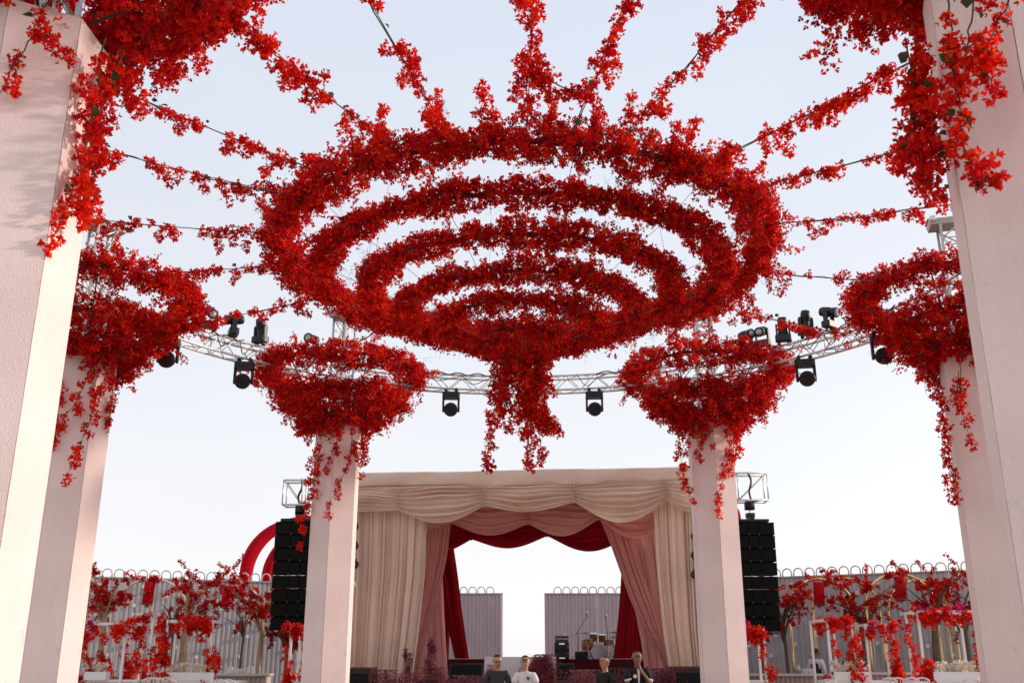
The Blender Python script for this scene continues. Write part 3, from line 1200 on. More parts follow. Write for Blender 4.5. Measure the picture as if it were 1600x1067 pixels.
curtain('stage_curtain', 'dusty pink curtain swept diagonally to the right',
        [(800, 932, 1000), (825, 944, 985), (850, 954, 990), (895, 970, 1003), (935, 984, 1018), (985, 1007, 1033), (1030, 1034, 1049), (1065, 1043, 1056)], 8, .06, 26.4, M_DUSTY, 5, G, 1.14)
curtain('stage_curtain', 'dusty pink curtain hanging straight behind the diagonal right one',
        [(805, 962, 1048), (860, 974, 1050), (900, 984, 1052), (940, 989, 1055), (1000, 1001, 1058), (1066, 1009, 1062)], 9, .06, 26.75, M_DUSTY, 6, G, 1.14)
curtain('stage_curtain', 'dark crimson curtain with a sunlit edge at the left of the stage opening',
        [(835, 678, 706), (860, 680, 709), (900, 685, 715), (950, 692, 721), (990, 703, 727), (1028, 711, 733), (1034, 712, 734)], 4, .06, 28.3, M_CRIMSON, 7, G, 1.64)
curtain('stage_curtain', 'dark crimson curtain hanging straight next to the left pink curtain',
        [(835, 662, 702), (950, 660, 703), (990, 659, 703), (1034, 658, 701)], 5, .06, 28.6, M_CRIMSON, 8, G, 1.64)
curtain('stage_curtain', 'dark crimson curtain at the right of the stage opening behind the drums',
        [(830, 962, 1020), (895, 970, 1020), (930, 968, 1020), (965, 965, 1020), (1000, 961, 1020), (1034, 957, 1020)], 6, .06, 28.3, M_CRIMSON, 9, G, 1.64)


def swag(parent, uL, uR, vtL, vtR, pL, pR, vb, Y0, m, seed, folds=6, amp=.05, skew=.5):
    g = np.random.default_rng(seed)
    ns, nt = 44, folds * 9
    P = np.zeros((ns + 1, nt + 1, 3))
    ph = g.uniform(0, 6.28, 5)
    for i in range(ns + 1):
        s = i / ns
        e = 4 * s * (1 - s)
        q = s ** (math.log(.5) / math.log(skew))
        sagshape = math.sin(PI * q) ** 1.15
        for j in range(nt + 1):
            t = j / nt
            top = vtL + (vtR - vtL) * s
            bot = pL + (pR - pL) * s + (vb - (pL + pR) / 2) * sagshape
            v = top + (bot - top) * t ** (1.0 + .25 * e)
            u = uL + (uR - uL) * s
            p = at(u, v, Y0, KS)
            w = 2 * PI * (folds * t ** .9 + .25 * math.sin(s * 4 + ph[0]) + .16 * math.sin(s * 9 + ph[1]))
            k = .28 + .72 * (1 - abs(2 * s - 1) ** 1.5) * (.5 + .5 * math.sin(t * 9 + ph[2] + s * 2))
            f = math.sin(w)
            d = amp * ((abs(f) ** .7) * math.copysign(1, f) * k + .30 * math.sin(2.7 * w + ph[3]) * (1 - .5 * e))
            belly = .20 * e * math.sin(PI * min(1, t * .9 + .05))
            d *= min(1, (1 - t) * 9 + .2) * min(1, t * 8 + .1)
            P[i, j] = (p.x, p.y - d - belly - .06, p.z)
    return link_mesh('swag', grid_mesh(P, 'swag', m), parent)


def valance(label, m, Y0, swags, seed):
    c = at(818, 800, Y0, KS)
    t = empty('valance', (0, 0, 0), 0, label, 'valance', 'swagged valances across the stage')
    for i, a in enumerate(swags):
        swag(t, *a[:7], Y0, m, seed + i, *a[7:])
    for a in swags[:-1]:       # gathered seams
        p0, p1 = at(a[1], a[3] + 1, Y0 - .075, KS), at(a[1], a[5] + 1, Y0 - .075, KS)
        q = [p0.lerp(p1, k / 8) + Vector((.012 * math.sin(k * 2.1), 0, 0)) for k in range(9)]
        MB().tube(q, .016, 7).build('gathered_seam', m, t, True)
    return t


vt = lambda u: 762.5 - (u - 555) * (12.0 / 525)
SW1 = [(526, 622, vt(526), vt(622), 798, 798, 800, 9, .05), (622, 757, vt(622), vt(757), 798, 791, 818, 7, .10),
       (757, 897, vt(757), vt(897), 791, 785, 800, 6, .09), (897, 1043, vt(897), vt(1043), 785, 784, 817, 7, .10),
       (1043, 1110, vt(1043), vt(1110), 784, 786, 800, 7, .06)]
valance('cream swagged valance across the front of the stage', M_CREAM, 24.42, SW1, 20)
SW2 = [(640, 706, 782, 782, 834, 818, 828, 5, .04), (706, 825, 782, 779, 818, 819, 837, 6, .10),
       (825, 935, 779, 777, 819, 812, 838, 6, .10), (935, 1050, 777, 775, 812, 812, 842, 7, .10)]
valance('dusty pink swagged valance showing below the cream one', M_DUSTY, 26.25, SW2, 30)
SW3 = [(662, 737, 805, 803, 868, 843, 862, 5, .08), (737, 855, 803, 800, 843, 838, 857, 5, .09), (855, 985, 800, 798, 838, 838, 862, 5, .09)]
valance('deep crimson swagged valance, the rearmost and lowest', M_CRIMSON, 28.15, SW3, 40)


def stage_pt(u, v, Y0):
    return at(u, v, Y0, KS)


# ------------------------------------------------------------------ stage gear
def wedge(u0, u1, v0, Y, zb, label, d=.55):
    a, b = at(u0, v0, Y), at(u1, v0, Y)
    w, h = b.x - a.x, a.z - zb
    t = empty('monitor_speaker', ((a.x + b.x) / 2, Y + d / 2, zb), SA, label, 'speaker', 'floor monitors on the stage')
    Mx = Matrix(((0, 0, 1), (1, 0, 0), (0, 1, 0)))
    MB().prism([(-d / 2, 0), (d / 2, 0), (d / 2, h * .55), (d * .1, h), (-d * .12, h)], -w / 2, w / 2, Mx).build('cabinet', M_BLACK, t, bevel=.012)
    G_ = Matrix.Rotation(math.atan2(h, d * .38) - PI / 2, 3, 'X')
    MB().box((0, -d * .31 - .012, h * .5), (w * .86, .02, h * .92), Matrix.Rotation(-math.atan2(d * .38, h), 3, 'X')).build(
        'grille', mat('grille_mesh', (.014, .016, .016), .85, bump=.6, bscale=180, spec=.1), t)
    return t


wedge(702, 757, 1036, 25.6, 1.13, 'black wedge monitor to the left of the white booth panel')
wedge(866, 898, 1036, 25.6, 1.13, 'black wedge monitor to the right of the white booth panel')
wedge(950, 985, 1043, 25.8, 1.13, 'low black wedge monitor between the two men on the right')
wedge(899, 920, 1017, 30.6, 1.63, 'small black floor monitor beside the drum kit')


def edged_box(u0, u1, v0, Y, label):
    a, b = at(u0, v0, Y), at(u1, v0, Y)
    w, h = b.x - a.x, a.z
    t = empty('bass_speaker', ((a.x + b.x) / 2, Y + .45, 0), 0, label, 'speaker', 'bass speakers at the stage foot')
    MB().box((0, 0, h / 2), (w, .9, h)).build('cabinet', M_BLACK, t, bevel=.01)
    e = .035
    tr = mat('red_trim', (.22, .014, .014), .6)
    MB().box((0, -.455, h - e / 2), (w, e, e)).build('trim', tr, t)
    for s in (-1, 1):
        MB().box((s * (w / 2 - e / 2), -.456, (h - e) / 2), (e, e, h - e - .004)).build('trim', tr, t)
    MB().box((0, -.452, h * .5), (w * .8, .02, h * .82)).build('grille', mat('grille_mesh', (.03, .035, .035), .6), t)


edged_box(520, 582, 1042, 23.4, 'black bass speaker with red edging at the foot of the left cream curtain')
edged_box(1050, 1112, 1040.5, 23.2, 'black bass speaker with red edging at the foot of the right cream curtain')

# white booth panel
a, b = at(757, 1025.5, 23.9), at(868.5, 1025.5, 23.9)
t = empty('booth_panel', ((a.x + b.x) / 2, 23.95, 0), 0, 'pale grey white booth panel standing behind the two men at centre', 'panel')
MB().box((0, 0, a.z / 2), (b.x - a.x, .06, a.z)).build('board', mat('pale_panel', (.62, .59, .62), .35, noise=.03, nscale=2), t, bevel=.004)
for s in (-1, 1):
    MB().box((s * (b.x - a.x) * .4, .25, .45), (.05, .42, .9)).build('foot', M_WHITE, t)

# amplifier stack
p = at(877.5, 1034, 29.9)
Y = 29.2
a, b = at(866.5, 1004, Y), at(889.5, 1004, Y)
w = b.x - a.x
zb, zt = 1.63, a.z
t = empty('speaker_cabinet', ((a.x + b.x) / 2, Y + .2, zb), 0, 'tall black bass cabinet on the red riser left of the drums', 'amplifier')
MB().box((0, 0, (zt - zb) / 2), (w, .4, zt - zb)).build('cabinet', M_BLACK, t, bevel=.012)
for sx in (-1, 1):
    for zz in (.27, .73):
        MB().lathe([(w * .20, 0), (w * .21, .008), (w * .15, .012), (w * .06, .004)], 18, Matrix.Rotation(PI / 2, 3, 'X'),
                   (sx * w * .24, -.2, (zt - zb) * zz)).build('cone', mat('speaker_cone', (.035, .033, .033), .5), t, True)
for zz in (.06, .95):
    MB().box((0, -.206, (zt - zb) * zz), (w * .38, .012, .035)).build('badge', M_RING, t)
hh = at(877, 999, Y).z - zt
t = empty('amplifier_head', ((a.x + b.x) / 2, Y + .2, zt), 0, 'grey amplifier head on top of the black bass cabinet', 'amplifier')
MB().box((0, 0, .10), (w * .92, .32, .19)).build('case', mat('grey_case', (.10, .10, .10), .5, noise=.2, nscale=30), t, bevel=.008)
for i in range(6):
    MB().lathe([(.016, 0), (.016, .02), (.01, .024)], 10, Matrix.Rotation(PI / 2, 3, 'X'), (-w * .35 + i * w * .14, -.16, .11)).build('knob', M_RING, t)
MB().tube([(w * .2, 0, .19), (w * .2, 0, .26), (w * .32, 0, .26), (w * .32, 0, .19)], .012, 6).build('handle', M_RING, t)

# drum kit
M_DRUM = mat('amber_drum_shell', (.28, .10, .015), .25, noise=.2, nscale=6, stretch=(1, 1, 8), spec=.6)
M_SKIN = mat('drum_head', (.34, .30, .32), .4)
M_CHROME = mat('chrome', (.38, .37, .36), .3, metal=1.0)
M_CYM = mat('bronze_cymbal', (.16, .10, .035), .4, metal=.9)
DY, DZ = 31.0, 1.63


def drum(name, u, v, r, h, label, axis='z', shell=M_DRUM, legs=0, tilt=0):
    p = at(u, v, DY)
    t = empty(name, (p.x, DY, p.z), 0, label, 'drum', 'drum kit')
    Mx = rx(PI / 2) if axis == 'y' else rx(tilt)
    MB().lathe([(r * .97, -h / 2), (r, -h / 2 + .01), (r, h / 2 - .01), (r * .97, h / 2)], 24, Mx).build('shell', shell, t, True)
    MB().lathe([(r * .95, h / 2), (r * .95, h / 2 + .004)], 24, Mx).build('skin', M_SKIN, t)
    for s in (-1, 1):
        MB().lathe([(r * .98, s * h / 2 - .012), (r * 1.05, s * h / 2 - .012), (r * 1.05, s * h / 2 + .014), (r * .98, s * h / 2 + .014)], 24, Mx).build('rim', M_CHROME, t, True)
    for k in range(6):
        a = k * PI / 3 + .3
        c = Mx @ Vector((r * 1.03 * math.cos(a), r * 1.03 * math.sin(a), 0))
        MB().tube([c + Mx @ Vector((0, 0, -h / 2)), c + Mx @ Vector((0, 0, h / 2))], .008, 5).build('tension_rod', M_CHROME, t)
    for k in range(legs):
        a = k * 2 * PI / max(legs, 1) + .5
        MB().tube([(r * 1.05 * math.cos(a), r * 1.05 * math.sin(a), 0), (r * 1.12 * math.cos(a), r * 1.12 * math.sin(a), DZ - p.z)], .012, 6).build('leg', M_CHROME, t)
    return t


bd = drum('bass_drum', 935, 1019, .23, .40, 'bass drum with pale front skin at the foot of the kit', 'y')
for s in (-1, 1):
    MB().tube([(s * .2, -.1, 0), (s * .34, -.18, DZ - bd.location.z)], .012, 6).build('leg', M_CHROME, bd)
drum('floor_tom', 918.5, 1007.5, .19, .32, 'amber floor tom at the left of the kit', legs=3)
drum('tom_drum', 927, 995, .12, .20, 'left small amber tom mounted above the bass drum', tilt=.2, legs=2)
drum('tom_drum', 941, 996.5, .11, .18, 'right small amber tom mounted above the bass drum', tilt=.2, legs=2)
drum('snare_drum', 951.5, 1003.5, .16, .15, 'amber snare drum at the right of the kit', legs=3)


def cymbal(u, v, r, tilt, label):
    p = at(u, v, DY + .1)
    t = empty('cymbal_stand', (p.x, DY + .15, DZ), 0, label, 'cymbal', 'drum kit')
    h = p.z - DZ
    MB().tube([(0, 0, .35), (0, 0, h)], .012, 6).build('pole', M_CHROME, t)
    for k in range(3):
        a = k * 2.094
        MB().tube([(0, 0, .42), (.24 * math.cos(a), .24 * math.sin(a), 0)], .011, 5).build('leg', M_CHROME, t)
    MB().lathe([(.02, .012), (.05, .0), (r, -.02), (r, -.024), (.05, -.006), (.02, 0.0)], 26, rx(tilt), (0, 0, h)).build('cymbal', M_CYM, t, True)


cymbal(915.5, 987, .24, .12, 'wide bronze cymbal over the floor tom')
cymbal(962, 985.5, .19, .25, 'upper bronze cymbal beside the crimson curtain')
cymbal(958, 994, .17, .05, 'lower bronze hi-hat beside the crimson curtain')


def mic_stand(u0, u1, vtop, vmid, label):
    b, m, tp = at(u0, 1026, DY + .4), at(u0, vmid, DY + .4), at(u1, vtop, DY + .4)
    t = empty('microphone_stand', (b.x, DY + .4, DZ), 0, label, 'microphone', 'microphones over the drums')
    o = Vector((b.x, DY + .4, DZ))
    MB().tube([(0, 0, .1), m - o], .011, 6).build('pole', M_BLACK, t)
    MB().tube([(m - o) - (tp - m) * .3, tp - o], .009, 6).build('boom', M_BLACK, t)
    for k in range(3):
        a = k * 2.094 + .4
        MB().tube([(0, 0, .2), (.25 * math.cos(a), .25 * math.sin(a), 0)], .010, 5).build('leg', M_BLACK, t)
    MB().lathe([(.014, 0), (.022, .05), (.034, .09), (.036, .12), (.02, .15)], 12, None, tp - o).build('microphone', mat('mic_mesh', (.35, .33, .28), .4, metal=.5), t, True)


mic_stand(903, 917, 963, 986, 'boom microphone stand leaning over the floor tom')
mic_stand(949, 947, 967, 985, 'upright microphone stand above the snare drum')


# ------------------------------------------------------------------ spotlights up the stage edges
def spotlight(u, v, Y, label, turn):
    p = at(u, v, Y)
    t = empty('spotlight', p, turn, label, 'spotlight', 'spotlights up the edges of the stage')
    MB().lathe([(.05, -.12), (.085, -.10), (.085, .08), (.10, .12), (.10, .13), (.07, .125)], 16, rx(PI / 2)).build('can', M_BLACK, t, True)
    MB().lathe([(0, .10), (.068, .10), (.068, .115), (0, .1155)], 16, rx(PI / 2)).build('lens', M_CELL, t, True)
    MB().tube([(-.12, 0, 0), (-.12, .06, .14), (.12, .06, .14), (.12, 0, 0)], .012, 5).build('yoke', M_BLACK, t)


for i, (v, w) in enumerate(((823, 'top'), (853, 'second'), (882, 'third'))):
    spotlight(551, v, 24.0, w + ' black spotlight up the left edge of the stage', .6)
for i, (v, w) in enumerate(((838, 'top'), (868, 'second'), (898, 'third'))):
    spotlight(1089, v, 23.9, w + ' black spotlight up the right edge of the stage', -.6)
for u, Y, lab in ((549, 24.12, 'black pole carrying the spotlights at the left stage edge'), (1092, 24.02, 'black pole carrying the spotlights at the right stage edge')):
    p = at(u, 900, Y)
    t = empty('light_pole', (p.x, Y + .12, 0), 0, lab, 'pole')
    MB().tube([(0, 0, .02), (0, 0, 5.6)], .025, 8).build('pole', M_BLACK, t, True)
    MB().lathe([(.25, 0), (.25, .02), (.04, .03)], 16).build('base_plate', M_BLACK, t)
p = at(552, 913, 23.95)
t = empty('globe_lamp', p, 0, 'small white globe lamp at the left edge of the stage', 'lamp')
MB().lathe([(.02, -.08), (.055, -.06), (.075, -.02), (.075, .02), (.055, .06), (.02, .08)], 14).build('globe', mat('opal_glass', (.85, .84, .82), .3), t, True)
MB().tube([(0, 0, 0), (-.03, .28, 0)], .01, 6).build('bracket', M_BLACK, t)


# ------------------------------------------------------------------ line arrays
def line_array(uc, vt_, Y, wpx, label, tl, xs):
    a, b = at(uc - wpx / 2, vt_, Y), at(uc + wpx / 2, vt_, Y)
    w = b.x - a.x
    h = .345
    top = empty('line_array', ((a.x + b.x) / 2, Y, a.z), 0, label, 'loudspeaker', 'line arrays beside the stage')
    z, y, ang = 0.0, 0.0, 0.0
    box = MB()
    box.prism([(-w / 2, -.28), (w / 2, -.28), (w / 2 * .96, .28), (-w / 2 * .96, .28)], -h + .02, 0)
    bm = box.mesh('speaker_box', mat('array_black', (.007, .007, .006), .85, noise=.15, nscale=15, spec=.1))
    gm = MB()
    for s in (-1, 1):
        gm.box((s * w * .31, -.285, -h / 2), (w * .34, .012, h * .82))
    gm.box((0, -.289, -h / 2), (w * .22, .014, h * .86))
    gm = gm.mesh('grille', mat('array_grille', (.010, .011, .009), .9, bump=.5, bscale=160, spec=.1))
    pins = [(s * (w / 2 - .02), -.30, -.03) for s in (-1, 1)] + [(s * w * .125, -.30, -h + .03) for s in (-1, 1)]
    hm = MB().box((0, 0, 0), (.03, .03, .06)).mesh('rigging_pin', mat('rigging_steel', (.05, .05, .05), .5, metal=.3))
    for k in range(8):
        o = link_mesh('speaker_box', bm, top, (0, y, z), (ang, 0, 0))
        link_mesh('grille', gm, o)
        for pp in pins:
            link_mesh('rigging_pin', hm, o, pp)
        z -= h * math.cos(ang)
        y += h * math.sin(ang)
        ang += math.radians(.5 + .3 * k)
    fr = MB()
    fr.box((0, 0, .06), (w * .8, .5, .07))
    fr.box((0, 0, .13), (.12, .5, .08))
    fr.box((0, 0, .22), (.22, .2, .12))
    fr.build('flying_frame', M_BLACK, top, bevel=.006)
    # outrigger truss with hoist
    zt0 = at(uc, tl[1], Y).z
    zt1 = at(uc, tl[0], Y).z
    tr = empty('outrigger_truss', ((a.x + b.x) / 2, Y, zt0), 0, label.replace('black line array of loudspeakers', 'short aluminium truss holding the loudspeakers'), 'truss')
    H = zt1 - zt0
    x0, x1 = xs[0] - tr.location.x, xs[1] - tr.location.x
    for yy in (-.22, .22):
        for zz in (0, H):
            bar('chord', BARS, tr, (x0, yy, zz), (x1, yy, zz), .028)
        n = max(2, round((x1 - x0) / (H * .9)))
        for i in range(n):
            xa, xb = x0 + (x1 - x0) * i / n, x0 + (x1 - x0) * (i + 1) / n
            bar('brace', BARS, tr, (xa, yy, 0 if i % 2 else H), (xb, yy, H if i % 2 else 0), .016)
            bar('brace', BARS, tr, (xb, yy, 0), (xb, yy, H), .018)
        bar('brace', BARS, tr, (x0, yy, 0), (x0, yy, H), .018)
    for zz in (0, H):
        for xx in (x0, (x0 + x1) / 2, x1):
            bar('brace', BARS, tr, (xx, -.22, zz), (xx, .22, zz), .016)
    # the leg the truss stands on, behind the column
    lx = x0 if abs(x0 + tr.location.x) < abs(x1 + tr.location.x) else x1
    for yy in (-.22, .22):
        bar('leg', BARS, tr, (lx + (.25 if lx == x0 else -.25), yy, -zt0 + .0), (lx + (.25 if lx == x0 else -.25), yy, 0), .03)
    ho = MB()
    ho.tube([(0, 0, H + .02), (0, 0, H + .06)], .07, 10)
    ho.box((0, 0, -.12), (.24, .2, .22))
    pth = [(0.0, -.05, H + .05), (.05, -.2, H * .7), (-.03, -.22, H * .3), (.06, -.18, -.02), (.30, -.2, -.08 + .10)]
    ho.tube(bez(pth, 16), .03, 6)
    ho.build('chain_hoist', M_BLACK, tr, True)
    ch_ = MB().tube([(0, 0, -.22), (0, 0, a.z + .28 - zt0)], .015, 5)
    ch_.build('chain', M_CABLE, tr)


line_array(468, 817, 27.0, 66, 'black line array of loudspeakers left of the stage', (752, 790), (at(445, 770, 27).x, at(535, 770, 27).x))
line_array(1173, 818, 27.0, 64, 'black line array of loudspeakers right of the stage', (741, 783), (at(1105, 770, 27).x, at(1197, 770, 27).x))


# ------------------------------------------------------------------ crimson fabric sails
def sail(pts, Y, r, flat, label):
    P3 = [at(u, v, Y + dy) for u, v, dy in pts]
    P3 = [Vector((P3[0].x - .1, P3[0].y, 0.0))] + P3
    pa = bez(P3, 40)
    n = 18
    P = np.zeros((40, n + 1, 3))
    for i, p in enumerate(pa):
        d = (pa[min(i + 1, 39)] - pa[max(i - 1, 0)]).normalized()
        a = d.cross(Vector((0, 1, 0))).normalized()
        b = Vector((0, 1, 0))
        w = r * (.65 + .35 * math.sin(PI * min(1, i / 34)))
        for j in range(n + 1):
            t = 2 * PI * j / n
            k = 1 + .10 * math.sin(5 * t + i * .15)
            q = p + a * math.cos(t) * w * k + b * math.sin(t) * w * flat * k
            P[i, j] = (q.x, q.y, max(q.z, 0.0))
    o = link_mesh('fabric_sail', grid_mesh(P, 'fabric_sail', mat('sail_cloth', (.50, .006, .016), .8, noise=.06, nscale=2, translucent=.3, spec=.05)), None)
    tag(o, label, 'sail', 'crimson fabric sails beside the stage')


sail([(386, 950, 0), (384, 900, 0), (393, 866, 0), (415, 838, .2), (446, 820, .5), (486, 811, 1.0), (530, 812, 1.6)], 36.2, .22, 1.6,
     'outer crimson fabric sail arching up behind the left loudspeakers')
sail([(420, 960, 0), (421, 905, 0), (432, 870, .2), (452, 845, .6), (490, 830, 1.2)], 37.2, .28, 1.4,
     'inner crimson fabric sail close behind the left loudspeakers')
sail([(1158, 950, 0), (1156, 890, 0), (1153, 830, 0), (1151, 800, .2), (1140, 785, .6)], 30.2, .12, 1.6,
     'narrow strip of crimson sail beside the right far column')

# ================================================================== FENCES
M_FENCE = mat('ribbed_fence', (.42, .395, .39), .7, noise=.10, nscale=3, stretch=(1, 1, .3))
M_FENCE2 = mat('ribbed_fence_rear', (.46, .36, .37), .6, noise=.10, nscale=3, stretch=(1, 1, .3))
M_HOOP = mat('hoop_metal', (.55, .53, .50), .5, noise=.15, nscale=5)
FH = 4.0


def fence(p0, p1, h, label, m, pitch=.345, lamps=0, seed=0, hoop_from=0.0):
    p0, p1 = Vector((*p0, 0)), Vector((*p1, 0))
    L = (p1 - p0).length
    rz = math.atan2((p1 - p0).y, (p1 - p0).x)
    t = empty('ribbed_fence', p0, rz, label, 'fence')
    sec = L / max(1, round(L / 2.4))
    nsec = round(L / sec)
    rib = .15
    nr = round(sec / rib)
    mb = MB()
    vs, x = [], 0.0
    prof = []
    for i in range(nr):
        a = i * sec / nr
        w = sec / nr
        prof += [(a + w * .06, .02), (a + w * .26, -.008), (a + w * .62, -.008), (a + w * .82, .02)]
    prof = [(.004, .02)] + prof + [(sec - .004, .02)]
    vs = [(x, y, 0) for x, y in prof] + [(x, y, h) for x, y in prof]
    n = len(prof)
    bk = [(sec - .004, .05, 0), (.004, .05, 0), (sec - .004, .05, h), (.004, .05, h)]
    mb.add(vs + bk, [(i, i + 1, n + i + 1, n + i) for i in range(n - 1)] + [(2 * n, 2 * n + 1, 2 * n + 3, 2 * n + 2)] +
           [tuple(range(n, 2 * n)) + (2 * n + 2, 2 * n + 3)])
    me = mb.mesh('panel', m)
    for k in range(nsec):
        link_mesh('panel', me, t, (k * sec, 0, 0))
    MB().box((L / 2, .01, h + .022), (L, .10, .04)).build('top_rail', m, t)
    r = pitch * .40
    hm = MB().tube([(-r, 0, 0), (-r, 0, .10)] + [(-r * math.cos(PI * i / 10), 0, .10 + r * math.sin(PI * i / 10)) for i in range(1, 10)] + [(r, 0, .10), (r, 0, 0)], .022, 6).mesh('hoop', M_HOOP, True)
    for k in range(int(L / pitch)):
        if (k + .5) * pitch < hoop_from:
            continue
        link_mesh('hoop', hm, t, ((k + .5) * pitch, .01, h + .04))
    if lamps:
        g = random.Random(seed)
        lm = MB().box((0, -.06, 0), (.10, .09, .10)).mesh('lamp_cube', mat('lamp_white', (.72, .70, .68), .5))
        nx = int(L / .62)
        for i in range(nx):
            for j in range(4):
                if g.random() < .15:
                    continue
                link_mesh('lamp_cube', lm, t, ((i + .5 + .25 * (j % 2)) * L / nx + g.uniform(-.08, .08), -.035, 1.75 + j * .58 + (.29 if i % 2 else 0) + g.uniform(-.06, .06)))
    return t


fence((-16.4, 29.6), (-6.3, 34.1), FH, 'grey ribbed fence with hoop topping behind the left tables', M_FENCE, lamps=1, seed=1)
fence((6.3, 33.1), (16.6, 27.9), FH + .06, 'grey ribbed fence with hoop topping behind the right tables', M_FENCE, lamps=1, seed=2)
a, b = at(690, 928, 40), at(785.5, 928, 40)
fence((a.x, 40), (b.x, 40), a.z, 'narrow ribbed fence panel seen through the left of the stage opening', M_FENCE2)
a, b = at(850.5, 928, 40), at(1015, 928, 40)
fence((a.x, 40), (b.x, 40), a.z, 'wide ribbed fence panel seen behind the drum kit', M_FENCE2, hoop_from=.34)

# ================================================================== TERRACES AND THEIR FURNITURE
M_TERR = mat('terrace_boards', (.50, .42, .35), .8, noise=.1, nscale=3)
for s, nm in ((-1, 'terrace'), (1, 'terrace')):
    x0, x1 = (-19.0, -7.6) if s < 0 else (7.6, 19.0)
    o = MB().box(((x0 + x1) / 2, 25.6, .16), (x1 - x0, 8.4, .32)).build('terrace', M_TERR)
    tag(o, kind='structure')
TZ = .32
M_BAR = mat('bar_front', (.52, .42, .36), .7, noise=.05, nscale=4)
M_TOP = mat('bar_top', (.55, .48, .43), .4, noise=.05, nscale=4)


def bar_counter(u0, u1, v, Y, label, rz=0.0):
    a, b = at(u0, v, Y), at(u1, v, Y)
    w, z = b.x - a.x, a.z
    zb = TZ if abs((a.x + b.x) / 2) - w / 2 > 7.6 else 0.0
    t = empty('bar_counter', ((a.x + b.x) / 2, Y + .35, zb), rz, label, 'bar counter', 'bar counters along the fences')
    MB().box((0, 0, z - zb - .03), (w + .12, .85, .06)).build('counter_top', M_TOP, t, bevel=.008)
    MB().box((0, .06, (z - zb - .06) / 2), (w, .6, z - zb - .062)).build('carcass', M_BAR, t)
    n = int(w / .12)
    sm = MB().box((0, 0, (z - zb - .08) / 2), (.07, .03, z - zb - .08)).mesh('slat', M_BAR)
    for i in range(n):
        link_mesh('slat', sm, t, (-w / 2 + (i + .5) * w / n, -.258, .006))
    return t, z


bar_counter(232, 414, 1052, 27.6, 'long low bar counter behind the left flower frames')
bar_counter(140, 228, 1053, 27.4, 'bar counter beside the mid left column')
bar_counter(1168, 1346, 1052, 27.2, 'long low bar counter behind the right flower frames')
bar_counter(1360, 1520, 1050, 26.6, 'bar counter beside the mid right column')


def dining_table(u0, u1, v, Y, label):
    a, b = at(u0, v, Y), at(u1, v, Y)
    w, z = b.x - a.x, a.z
    zb = TZ if abs((a.x + b.x) / 2) > 7.6 else 0.0
    t = empty('high_table', ((a.x + b.x) / 2, Y + .4, zb), 0, label, 'table', 'tables with flower boxes')
    MB().box((0, 0, z - zb - .025), (w, .8, .05)).build('tabletop', M_WHITE, t, bevel=.006)
    for sx in (-1, 1):
        for sy in (-1, 1):
            MB().box((sx * (w / 2 - .06), sy * .34, (z - zb - .05) / 2), (.07, .07, z - zb - .05)).build('leg', M_WHITE, t)
    return z


dining_table(126, 216, 1062, 23.6, 'white table at the far left beside the mid left column')
dining_table(255, 372, 1063.5, 23.4, 'white table under the second left flower frame')
dining_table(1290, 1398, 1063.5, 23.4, 'white table under the middle right flower frame')
dining_table(1430, 1540, 1064, 23.2, 'white table beside the mid right column')
dining_table(440, 480, 1063, 23.0, 'white table tucked behind the far left column')
dining_table(1162, 1206, 1063, 23.0, 'white table tucked behind the far right column')


def rose_box(u0, u1, vtop, vbox, vbot, Y, label, seed, pal=WHITE):
    g = np.random.default_rng(seed)
    a, b = at(u0, vbox, Y), at(u1, vbox, Y)
    zb = at(u0, vbot, Y).z
    w, h = b.x - a.x, a.z - zb
    t = empty('flower_box', ((a.x + b.x) / 2, Y + .12, zb), 0, label, 'flower box', 'boxes of white roses')
    MB().box((0, 0, h / 2), (w, .26, h)).build('box', M_WHITE, t, bevel=.006)
    top = at(u0, vtop, Y).z - zb
    pts = []
    for i in range(int(w / .05) * 3):
        c = np.array([g.uniform(-w / 2, w / 2), g.uniform(-.13, .13), h + g.uniform(.15, .95) * (top - h)])
        pts.append(c + g.normal(size=(16, 3)) * .022)
    o = link_mesh('roses', flower_mesh('roses', np.vstack(pts), .026, WHITE, g=g), t)
    o['kind'] = 'stuff'


rose_box(132, 166, 1036, 1049, 1062, 23.5, 'white rose box on the table beside the mid left column', 1)
rose_box(262, 330, 1037, 1050, 1063.5, 23.4, 'long white rose box on the table under the second left frame', 2)
rose_box(1303, 1358, 1033, 1049, 1063.5, 23.4, 'cream rose box on the table under the middle right frame', 3)
rose_box(1458, 1536, 1033, 1049, 1064, 23.2, 'long cream rose box beside the mid right column', 4)


